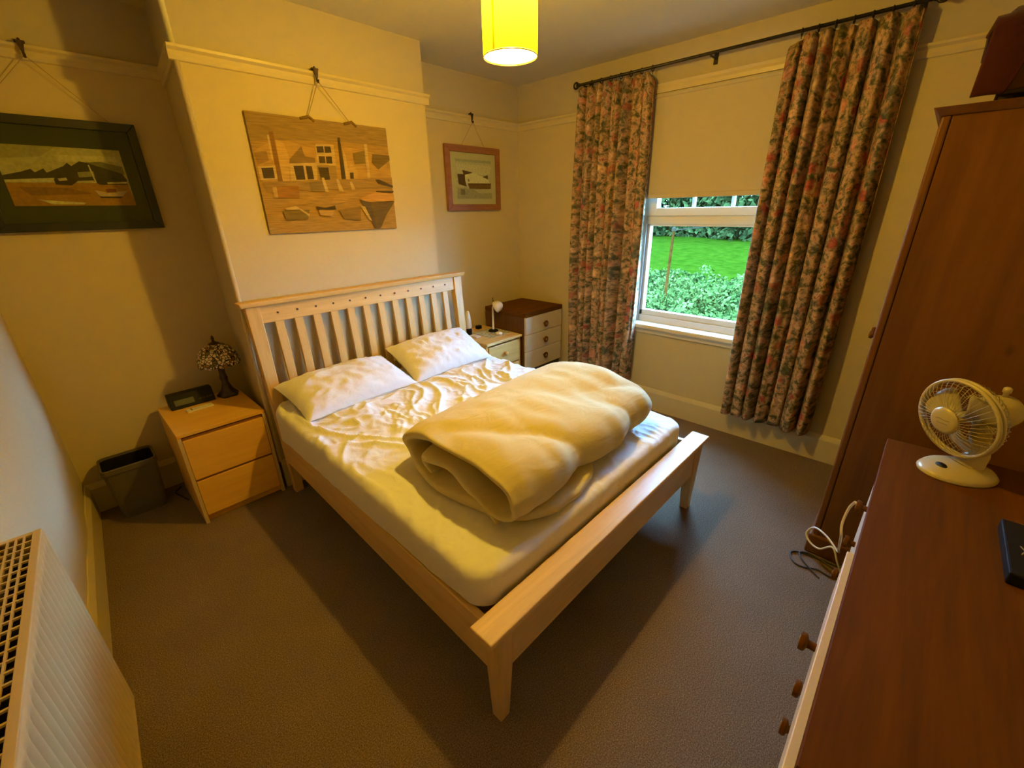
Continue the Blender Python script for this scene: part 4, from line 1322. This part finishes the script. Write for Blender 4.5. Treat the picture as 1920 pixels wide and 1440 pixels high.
mb = MB(); mb.tube([(lx, ly, QH + 0.178), (lx + 0.012, ly + 0.012, QH + 0.196), (lx + 0.030, ly + 0.02, QH + 0.215)], 0.007, 8); mesh_obj('joint', mb, 'silver', dl, smooth=True)
mb = MB(); mb.tube([(lx + 0.034, ly + 0.022, QH + 0.225), (lx + 0.030, ly + 0.030, QH + 0.275)], 0.0035, 6); mesh_obj('switch_stem', mb, 'bronze', dl)

nl = thing('night_light', 'slim white tapered night light with dark base beside the headboard', 'lamp', (2.195, 2.60, QH))
mb = MB(); mb.lathe([(0, QH), (0.030, QH), (0.030, QH + 0.040), (0.022, QH + 0.052), (0, QH + 0.052)], (2.195, 2.60, 0), 18); mesh_obj('base', mb, 'black_plastic', nl, smooth=True)
mb = MB(); mb.lathe([(0.025, QH + 0.051), (0.030, QH + 0.065), (0.029, QH + 0.11), (0.022, QH + 0.16), (0.012, QH + 0.19), (0, QH + 0.196)], (2.195, 2.60, 0), 20); mesh_obj('diffuser', mb, 'white_plastic', nl, smooth=True)

mb = MB(); mb.box((2.235, 2.37, QH), (2.470, 2.60, QH + 0.003)); tag(mesh_obj('table_mat', mb, 'mosaic_mat'), 'pale green patterned mat under the white desk lamp', 'mat')
def crumple(name, label, cat, c, r, h, seed, mat='paper'):
    m_ = MB()
    prof = 9
    def fn(u, v):
        a = 2 * PI * u; b = PI * v
        rr = 1 + 0.35 * nz(math.cos(a) * 2 + seed, math.sin(a) * 2, v * 4)
        return (c[0] + r * rr * math.sin(b) * math.cos(a), c[1] + r * rr * math.sin(b) * math.sin(a), c[2] + h / 2 - h / 2 * math.cos(b) * 1.0)
    m_.grid(fn, 18, prof, closed_u=True)
    return tag(mesh_obj(name, m_, mat), label, cat)
crumple('tissue', 'crumpled white tissue near the front of the pine table', 'tissue', (2.33, 2.385, QH + 0.003), 0.028, 0.030, 2.0)
mb = MB(); mb.box((2.155, 2.46, QH), (2.205, 2.545, QH + 0.012)); tag(mesh_obj('tissue_packet', mb, 'paper', bevel=0.004), 'small white packet behind the pillow on the pine table', 'packet')
mb = MB(); mb.box((2.345, 2.650, QH), (2.390, 2.685, QH + 0.030)); tag(mesh_obj('charger', mb, 'black_plastic', bevel=0.004), 'small black charger at the back of the pine table', 'charger')

# ------------------------------------------------------------------ wardrobe
wd = thing('wardrobe', 'tall stained pine wardrobe with knotty side panel', 'wardrobe', (2.5, -0.18, 0))
WX0, WX1, WY0, WY1, WH = 2.062, 2.93, -0.46, 0.098, 1.745
mb = MB(); mb.box((WX0, WY0, 0.10), (WX0 + 0.02, WY1 - 0.030, WH)); mesh_obj('side_panel', mb, 'stained', wd)
mb = MB(); mb.box((WX1 - 0.02, WY0, 0.10), (WX1, WY1 - 0.030, WH)); mesh_obj('side_panel', mb, 'stained', wd)
for xa in (WX0 - 0.004, WX1 - 0.046):
    mb = MB(); mb.box((xa, WY1 - 0.028, 0.10), (xa + 0.05, WY1 - 0.006, WH)); mesh_obj('front_stile', mb, 'stained', wd, bevel=0.005)
mb = MB(); mb.box((WX0 + 0.02, WY0, 0.10), (WX1 - 0.02, WY0 + 0.008, WH)); mesh_obj('back_panel', mb, 'stained', wd)
mb = MB(); mb.box((WX0 + 0.02, WY0, 0.10), (WX1 - 0.02, WY1 - 0.03, 0.12)); mesh_obj('floor_board', mb, 'stained', wd)
mb = MB(); mb.box((WX0 - 0.014, WY0, 0.0), (WX1 + 0.014, WY1 + 0.008, 0.10)); mesh_obj('plinth', mb, 'stained', wd, bevel=0.008)
mb = MB()
mb.hexa([(WX0 - 0.006, WY0, WH), (WX1 + 0.006, WY0, WH), (WX1 + 0.006, WY1, WH), (WX0 - 0.006, WY1, WH)],
        [(WX0 - 0.026, WY0, WH + 0.024), (WX1 + 0.026, WY0, WH + 0.024), (WX1 + 0.026, WY1 + 0.02, WH + 0.024), (WX0 - 0.026, WY1 + 0.02, WH + 0.024)])
mesh_obj('cornice', mb, 'stained', wd, bevel=0.003)
for k, (xa, xb) in enumerate(((WX0 + 0.048, 2.494), (2.498, WX1 - 0.048))):
    mb = MB(); mb.box((xa, WY1 - 0.024, 0.112), (xb, WY1 - 0.002, WH - 0.012)); d_ = mesh_obj('door', mb, 'stained', wd, bevel=0.004)
    mb = MB(); mb.lathe([(0, 0), (0.010, 0), (0.008, 0.014), (0.018, 0.024), (0.016, 0.034), (0, 0.036)], ((xb - 0.04) if k == 0 else (xa + 0.04), WY1 - 0.004, 0.95), 16, Matrix.Rotation(-PI / 2, 3, 'X')); mesh_obj('knob', mb, 'stained', d_, smooth=True)

WT = WH + 0.024
wb = thing('wooden_box', 'brown wooden box on dark feet on top of the wardrobe', 'box', (2.36, -0.22, WT))
mb = MB(); mb.box((2.135, -0.42, WT + 0.035), (2.58, -0.018, WT + 0.20)); mesh_obj('box_body', mb, 'stained', wb, bevel=0.006)
mb = MB(); mb.box((2.130, -0.425, WT + 0.025), (2.585, -0.012, WT + 0.037)); mesh_obj('base_board', mb, 'dark_void', wb, bevel=0.002)
for xx in (2.15, 2.53):
    for yy in (-0.40, -0.05):
        mb = MB(); mb.box((xx, yy, WT), (xx + 0.03, yy + 0.03, WT + 0.026)); mesh_obj('foot', mb, 'dark_void', wb)
# maroon blanket thrown over it
mb = MB()
def blanket(u, v):
    # u runs along the edge (y), v from the top centre down the side facing the bed
    y = 0.050 - u * 0.47
    hang = 0.180 - 0.10 * max(0.0, min(1.0, (u - 0.17) / 0.05)) - 0.05 * max(0.0, min(1.0, (u - 0.24) / 0.3)) + 0.008 * nz(u * 7, 2.0)
    s = v * (0.36 + hang)
    bulge = 0.012 * math.sin(u * 17) * min(1, v * 1.5) + 0.012 * nz(u * 6, v * 4, 1.0)
    if s < 0.34:
        x = 2.45 - s; z = WT + 0.212 + 0.035 * math.sin(min(s / 0.34, 1) * PI) + 0.02 * nz(u * 4, v * 4, 3.0) + 0.012
        if u < 0.1: z -= (0.1 - u) * 0.5
    else:
        d = s - 0.34
        x = 2.45 - 0.34 - 0.016 * min(1, d / 0.02) - bulge * 0.5 - 0.004
        z = WT + 0.222 - d
        if u < 0.12: y += -0.06 * (1 - u / 0.12) * max(0, 0.4 - d) * 0.5
    return (x, y, z)
mb.grid(blanket, 50, 50)
tag(mesh_obj('blanket', mb, 'maroon', smooth=True, solid=0.008), 'dark maroon blanket draped over the box on the wardrobe', 'blanket')

# ------------------------------------------------------------------ dresser
ds = thing('dresser', 'long low teak dresser with cream drawer fronts under the desk fan', 'dresser', (1.19, -0.25, 0))
DX0, DX1, DY0, DY1, DH = 0.535, 1.852, -0.46, -0.037, 0.735
mb = MB(); mb.box((DX0 + 0.012, DY0, DH - 0.030), (DX1, DY1, DH)); mesh_obj('top', mb, 'teak', ds, bevel=0.0025)
for xa in (DX0 + 0.014, 1.170, DX1 - 0.018):
    mb = MB(); mb.box((xa, DY0, 0.0), (xa + 0.016, DY1 - 0.022, DH - 0.031)); mesh_obj('side_panel', mb, 'teak_y', ds)
mb = MB(); mb.box((DX0 + 0.03, DY0, 0.06), (DX1 - 0.018, DY0 + 0.008, DH - 0.031)); mesh_obj('back_panel', mb, 'teak_y', ds)
mb = MB(); mb.box((DX0 + 0.03, DY1 - 0.06, 0.0), (DX1 - 0.018, DY1 - 0.04, 0.235)); mesh_obj('plinth', mb, 'dark_void', ds)
for xa, xb, xk in ((DX0 - 0.008, 1.158, 0.905), (1.184, DX1 - 0.002, 1.545)):
    for i, (za, zb, zk) in enumerate(((0.245, 0.400, 0.330), (0.404, 0.546, 0.470), (0.550, 0.703, 0.610))):
        out = 0.017 if (xa < 1 and i == 2) else 0.0
        yf = DY1 - 0.003 + out - (0.0 if xa < 1 else 0.004)
        mb = MB(); mb.box((xa, yf - 0.018, za), (xb, yf, zb)); d_ = mesh_obj('drawer', mb, 'melamine', ds, bevel=0.002)
        round_knob(d_, xk, yf, zk, 0.020, -0.030)
        mb = MB(); mb.box((xa + 0.045, DY0 + 0.03, za + 0.012), (xb - 0.03, yf - 0.017, zb - 0.02)); mesh_obj('drawer_box', mb, 'dark_void', d_)

# desk fan
fc = Vector((1.715, -0.165, 0.905))
fn_ = Vector((-0.70, 0.69, -0.14)).normalized()
fs = Vector((0, 0, 1)).cross(fn_).normalized()
fu = fn_.cross(fs)
FM = Matrix((fs, fu, fn_)).transposed()       # local z = facing direction
fan = thing('desk_fan', 'cream plastic desk fan facing the bed on the teak dresser', 'fan', (1.735, -0.205, DH))
def fpt(x, y, z): return tuple(fc + FM @ Vector((x, y, z)))
bx, by = 1.718, -0.208
mb = MB()
prof = [(0, 0), (1.0, 0), (1.02, 0.06), (0.93, 0.20), (0.70, 0.34), (0.40, 0.44), (0.2, 0.47), (0, 0.475)]
ba = math.atan2(fn_.y, fn_.x)
mb.lathe([(r, z) for r, z in prof], (0, 0, 0), 36)
for k in range(len(mb.v)):
    x, y, z = mb.v[k]
    X, Y = x * 0.098, y * 0.080
    mb.v[k] = (bx + X * math.cos(ba) - Y * math.sin(ba), by + X * math.sin(ba) + Y * math.cos(ba), DH + z * 0.075)
mesh_obj('base', mb, 'cream_plastic', fan, smooth=True)
mb = MB()
mb.lathe([(0, 0), (0.013, 0), (0.012, 0.006), (0, 0.007)], (0, 0, 0), 16)
for k in range(len(mb.v)):
    x, y, z = mb.v[k]
    X, Y = x * 0.7 + 0.056, y * 1.3
    mb.v[k] = (bx + X * math.cos(ba) - Y * math.sin(ba), by + X * math.sin(ba) + Y * math.cos(ba), DH + 0.0245 + z - 0.35 * (x * 0.7))
mesh_obj('speed_button', mb, 'black_plastic', fan, smooth=True)
neck_top = fc - fn_ * 0.085
mb = MB(); mb.tube([(bx - 0.02 * math.cos(ba), by - 0.02 * math.sin(ba), DH + 0.02), (bx - 0.045 * math.cos(ba), by - 0.045 * math.sin(ba), DH + 0.06), tuple(neck_top - Vector((0, 0, 0.02)))], [0.040, 0.027, 0.022], 16); mesh_obj('neck', mb, 'cream_plastic', fan, smooth=True)
RF = 0.114
def ring(m_, r, z, w, seg=48): m_.tube([fpt(r * math.cos(a), r * math.sin(a), z) for a in np.linspace(0, 2 * PI, seg, endpoint=False)], w, 7, closed=True)
mb = MB(); ring(mb, RF, 0.0, 0.0055); ring(mb, RF, -0.012, 0.005); mesh_obj('cage_rim', mb, 'cream_plastic', fan, smooth=True)
mb = MB()
for k in range(44):
    a = 2 * PI * k / 44
    mb.tube([fpt(r * math.cos(a + q), r * math.sin(a + q), z) for r, z, q in ((0.034, 0.036, 0.0), (0.062, 0.034, 0.10), (0.090, 0.026, 0.18), (0.106, 0.013, 0.22), (RF, 0.0, 0.24))], 0.0007, 4, caps=False)
mesh_obj('front_grille', mb, 'cream_plastic_dim', fan)
mb = MB()
for k in range(44):
    a = 2 * PI * k / 44
    mb.tube([fpt(r * math.cos(a + q), r * math.sin(a + q), z) for r, z, q in ((0.034, -0.066, 0.0), (0.075, -0.062, 0.10), (0.104, -0.042, 0.18), (RF, -0.012, 0.22))], 0.0007, 4, caps=False)
ring(mb, 0.088, -0.056, 0.0012); ring(mb, 0.06, -0.064, 0.0012)
mesh_obj('rear_grille', mb, 'cream_plastic_dim', fan)
mb = MB(); mb.lathe([(0, 0.043), (0.031, 0.043), (0.040, 0.039), (0.041, 0.033), (0, 0.032)], tuple(fc), 28, FM); bd = mesh_obj('centre_badge', mb, 'cream_plastic', fan, smooth=True)
mb = MB()
mb.tube([fpt(-0.020, 0.002, 0.0434), fpt(-0.008, 0.006, 0.0434), fpt(0.006, 0.004, 0.0434), fpt(0.020, 0.007, 0.0434)], 0.0011, 5)
mb.tube([fpt(-0.014, -0.008, 0.0434), fpt(0.016, -0.006, 0.0434)], 0.0010, 5)
mesh_obj('badge_mark', mb, 'print_grey', bd)
for k in range(3):
    a0 = 2 * PI * k / 3 + 0.5
    mb = MB()
    def blade(u, v, a0=a0):
        r = 0.016 + u * 0.084
        half = (0.20 + 0.42 * math.sin(min(1, u * 1.15) * PI * 0.62)) * (1.0 if u < 0.85 else (1 - ((u - 0.85) / 0.15) ** 2 * 0.55))
        a = a0 + (v - 0.5) * 2 * half + 0.25 * u
        return fpt(r * math.cos(a), r * math.sin(a), -0.014 + (v - 0.5) * 0.030)
    mb.grid(blade, 12, 9)
    mesh_obj('blade', mb, 'cream_plastic_dim', fan, smooth=True, solid=0.002)
mb = MB(); mb.lathe([(0, 0.004), (0.014, 0.003), (0.018, -0.006), (0.018, -0.028), (0, -0.028)], tuple(fc), 20, FM); mesh_obj('hub', mb, 'cream_plastic_dim', fan, smooth=True)
mb = MB(); mb.lathe([(0, -0.172), (0.026, -0.168), (0.044, -0.150), (0.050, -0.124), (0.050, -0.092), (0.042, -0.070), (0, -0.068)], tuple(fc), 26, FM); mesh_obj('motor_housing', mb, 'cream_plastic', fan, smooth=True)
kp = fc - fn_ * 0.118 + Vector((0, 0, 0.045))
mb = MB(); mb.lathe([(0, 0), (0.006, 0), (0.006, 0.016), (0.0095, 0.018), (0.0095, 0.030), (0.005, 0.034), (0, 0.034)], tuple(kp), 14); mesh_obj('swing_knob', mb, 'cream_plastic', fan, smooth=True)

# black box on the dresser
bb = thing('black_case', 'flat black case at the right edge of the teak dresser', 'case', (1.34, -0.37, DH))
mb = MB(); mb.box((1.222, -0.44, DH), (1.458, -0.282, DH + 0.030)); mesh_obj('case_body', mb, 'black_plastic', bb, bevel=0.004)
mb = MB(); mb.tube([(1.31, -0.305, DH + 0.0305), (1.33, -0.312, DH + 0.0305), (1.345, -0.306, DH + 0.0305)], 0.0015, 5); mesh_obj('case_mark', mb, 'print_grey', bb)

# cables by the wardrobe
mb = MB(); mb.tube(catmull([(1.575, -0.010, 0.605), (1.60, 0.000, 0.560), (1.59, 0.004, 0.50), (1.575, -0.004, 0.462), (1.64, -0.006, 0.40), (1.76, -0.010, 0.28), (1.86, -0.010, 0.20), (1.925, 0.040, 0.205), (1.982, 0.088, 0.185), (1.985, 0.110, 0.143), (1.962, 0.090, 0.120), (1.93, 0.050, 0.126), (1.885, 0.008, 0.19), (1.872, -0.03, 0.12), (1.90, -0.10, 0.006), (1.95, -0.25, 0.006)], 8), 0.0042, 8)
tag(mesh_obj('white_cable', mb, 'white_cable', smooth=True), 'white cable looped over the dresser knobs beside the wardrobe', 'cable')
mb = MB(); mb.tube(catmull([(2.03, -0.06, 0.005), (2.02, 0.10, 0.005), (1.99, 0.145, 0.005), (1.935, 0.125, 0.005), (1.925, 0.085, 0.005), (1.95, 0.035, 0.005), (1.94, -0.02, 0.005), (1.97, -0.12, 0.005)], 8), 0.0035, 6)
mb.tube(catmull([(2.00, -0.02, 0.005), (2.035, 0.07, 0.005), (2.01, 0.115, 0.009), (1.96, 0.09, 0.009), (1.90, 0.02, 0.005)], 8), 0.0035, 6)
tag(mesh_obj('black_cable', mb, 'black_cable', smooth=True), 'thin black cable coiled on the carpet at the wardrobe foot', 'cable')

# ------------------------------------------------------------------ radiator (along the left wall)
ang = math.atan(0.0495)
RY1 = 1.425
rad = thing('radiator', 'cream fluted panel radiator with slotted top grille on the left wall', 'radiator', (lw(RY1), RY1, 0), -ang)
# local frame: x out of the wall, -y along the wall towards the camera
RLEN, RZ0, RZ1, RB, RFX = 1.05, 0.165, 0.80, 0.012, 0.094
mb = MB()
NF = 31
pts_front = []
def flute(t):
    ph = (t * NF) % 1.0
    return 0.0 if (t < 0.02 or t > 0.98) else (-0.012 * (0.5 - 0.5 * math.cos(2 * PI * ph)))
NSEG = NF * 8
def panel(u, v):
    z = RZ0 + v * (RZ1 - RZ0)
    edge = max(0.0, min(1.0, (z - RZ0 - 0.006) / 0.02)) * max(0.0, min(1.0, (RZ1 - 0.022 - z) / 0.02))
    y = -u * RLEN
    lip = -0.012 * max(0, 1 - (RZ1 - z) / 0.010)
    return (RFX + flute(u) * edge + lip, y, z)
vs_v = [0, 0.01, 0.02, 0.045, 0.5, 0.935, 0.96, 0.985, 1.0]
vs_, fs_ = [], []
for i in range(NSEG + 1):
    for v in vs_v: vs_.append(panel(i / NSEG, v))
k_ = len(vs_v)
for i in range(NSEG):
    for j in range(k_ - 1): fs_.append((i * k_ + j, i * k_ + j + 1, (i + 1) * k_ + j + 1, (i + 1) * k_ + j))
mb._add(vs_, fs_)
mesh_obj('front_panel', mb, 'radiator', rad, smooth=True, solid=0.003, local=True)
mb = MB(); mb.box((0.012, -RLEN, RZ0), (0.018, 0, RZ1 - 0.01)); mesh_obj('rear_panel', mb, 'radiator', rad, local=True)
mb = MB(); mb.box((0.014, -0.004, RZ0 + 0.02), (RFX, 0.003, RZ1 - 0.002)); mesh_obj('end_cap', mb, 'radiator', rad, bevel=0.003, local=True)
mb = MB(); mb.box((0.014, -RLEN - 0.003, RZ0 + 0.02), (RFX, -RLEN + 0.004, RZ1 - 0.002)); mesh_obj('end_cap', mb, 'radiator', rad, bevel=0.003, local=True)
mb = MB()
for k in range(40):
    y = -0.02 - k * (RLEN - 0.04) / 39
    mb.box((0.02, y - 0.0008, RZ0 + 0.05), (RFX - 0.022, y + 0.0008, RZ1 - 0.06))
mesh_obj('convector_fins', mb, 'rad_dark', rad, local=True)
gr = bpy.data.objects.new('top_grille', None)
mb = MB()
mb.box((0.012, -RLEN, RZ1 - 0.006), (0.024, 0, RZ1)); mb.box((RFX - 0.016, -RLEN, RZ1 - 0.006), (RFX - 0.001, 0, RZ1 + 0.001))
mb.box((0.024, -0.014, RZ1 - 0.006), (RFX - 0.016, 0, RZ1)); mb.box((0.024, -RLEN, RZ1 - 0.006), (RFX - 0.016, -RLEN + 0.014, RZ1))
gr = mesh_obj('top_grille', mb, 'radiator', rad, bevel=0.0015, local=True)
gx0, gx1 = 0.024, RFX - 0.016
for k in range(1, 4):
    xx = gx0 + (gx1 - gx0) * k / 4
    mb = MB(); mb.box((xx - 0.0018, -RLEN + 0.01, RZ1 - 0.005), (xx + 0.0018, -0.01, RZ1 - 0.0002)); mesh_obj('long_bar', mb, 'radiator', gr, local=True)
NB = 36
mb = MB(); mb.box((gx0 - 0.002, -0.0022, RZ1 - 0.005), (gx1 + 0.002, 0.0022, RZ1 - 0.0004)); b0 = mesh_obj('cross_bar', mb, 'radiator', gr, local=True)
pitch = (RLEN - 0.028) / NB
b0.location = (0, -0.014 - pitch, 0)
for k in range(2, NB):
    c = b0.copy(); COL.objects.link(c); c.parent = gr; c.location = (0, -0.014 - pitch * k, 0)
for yy in (-0.12, -RLEN + 0.12):
    mb = MB(); mb.box((-0.004, yy - 0.015, RZ0 + 0.08), (0.014, yy + 0.015, RZ1 - 0.08)); mesh_obj('wall_bracket', mb, 'radiator', rad, local=True)
mb = MB(); mb.tube([(0.05, -RLEN + 0.03, 0.0), (0.05, -RLEN + 0.03, RZ0 + 0.02)], 0.0075, 10); mb.tube([(0.05, -0.03, RZ0 + 0.02), (0.05, -0.03, 0.0)], 0.0075, 10); mesh_obj('pipe', mb, 'radiator', rad, local=True, smooth=True)

# ------------------------------------------------------------------ garden outside
def gz(x, y):
    base = -2.3 + 0.0 * y
    if x < 11: z = -2.3 + (x - 3.3) * 0.16
    else: z = -1.07 + (x - 11) * 0.18 if x < 14.5 else -0.44 + (x - 14.5) * 0.03
    return z + 0.06 * nz(x * 0.5, y * 0.5, 2.0)
mb = MB(); mb.grid(lambda u, v: (3.26 + u * 45, -14 + v * 46, gz(3.26 + u * 45, -14 + v * 46)), 70, 60)
g = mesh_obj('ground', mb, 'lawn', origin=(0, 0, 0), smooth=True); g['kind'] = 'structure'; g['label'] = 'bright green sloping lawn outside the window'
def leaves(name, label, n, fn, size, mat, cat):
    p = fn(n)
    a = rng.normal(size=(n, 3)); a /= np.linalg.norm(a, axis=1)[:, None]
    b = np.cross(a, rng.normal(size=(n, 3))); b /= np.linalg.norm(b, axis=1)[:, None]
    s = size * rng.uniform(0.6, 1.3, (n, 1))
    vs = np.empty((n, 4, 3))
    vs[:, 0] = p - a * s; vs[:, 1] = p + b * s * 0.55; vs[:, 2] = p + a * s; vs[:, 3] = p - b * s * 0.55
    me = bpy.data.meshes.new(name)
    me.from_pydata(vs.reshape(-1, 3).tolist(), [], np.arange(4 * n).reshape(n, 4).tolist())
    me.materials.append(M[mat])
    o = bpy.data.objects.new(name, me); COL.objects.link(o)
    return tag(o, label, cat, None, 'stuff')
def thicket(n):
    x = rng.uniform(6.5, 12.2, n); y = rng.uniform(-1.0, 9.5, n)
    h = np.array([0.75 + 0.55 * nz(a * 0.9, b * 0.9, 3.0) + 0.25 * nz(a * 2.5, b * 2.5, 6.0) for a, b in zip(x, y)])
    g_ = np.array([gz(a, b) for a, b in zip(x, y)])
    slope = np.clip((y - 2.0) / 5.0, 0, 1)
    z = g_ + h * (1.15 - 0.35 * slope) * rng.uniform(0.25, 1.0, n) ** 0.6
    return np.stack([x, y, z], 1)
leaves('undergrowth', 'tangled pale green undergrowth below the lawn outside the window', 60000, thicket, 0.055, 'bush', 'undergrowth')
def hedge(n):
    y = rng.uniform(-8, 30, n)
    x = 24.5 + 2.5 * rng.random(n) + 0.8 * np.sin(y * 0.7)
    top = np.array([3.4 + 0.9 * nz(0.0, b * 0.35, 1.0) + 0.4 * nz(3.0, b * 1.3, 1.0) for b in y])
    z = -0.3 + top * rng.random(n) ** 0.9
    return np.stack([x, y, z], 1)
leaves('hedge', 'dark green hedge along the far side of the lawn', 42000, hedge, 0.19, 'hedge', 'hedge')
wp = thing('washing_line_post', 'thin brown wooden washing line post in the garden', 'post', (9.6, 4.28, gz(9.6, 4.28)))
zb_ = gz(9.6, 4.28)
mb = MB(); mb.tube([(9.6, 4.32, zb_ - 0.2), (9.6, 4.27, 1.03)], [0.040, 0.028], 10); mesh_obj('post_shaft', mb, 'post_wood', wp, smooth=True)
mb = MB(); mb.lathe([(0, 0), (0.045, 0), (0.045, 0.06), (0.02, 0.09), (0, 0.09)], (9.6, 4.27, 1.0), 12); mesh_obj('post_cap', mb, 'rope', wp)
mb = MB(); mb.tube([(9.62, 4.25, 1.02), (12.0, 4.0, 1.06), (15.0, 3.6, 1.22)], 0.012, 6)
tag(mesh_obj('washing_line', mb, 'rope'), 'pale washing line running from the garden post', 'rope')
wp2 = mesh_obj('washing_line_post', MB().tube([(15.05, 3.6, gz(15, 3.6) - 0.2), (15.05, 3.6, 1.3)], [0.05, 0.04], 10), 'post_wood', smooth=True)
tag(wp2, 'far washing line post near the hedge', 'post')
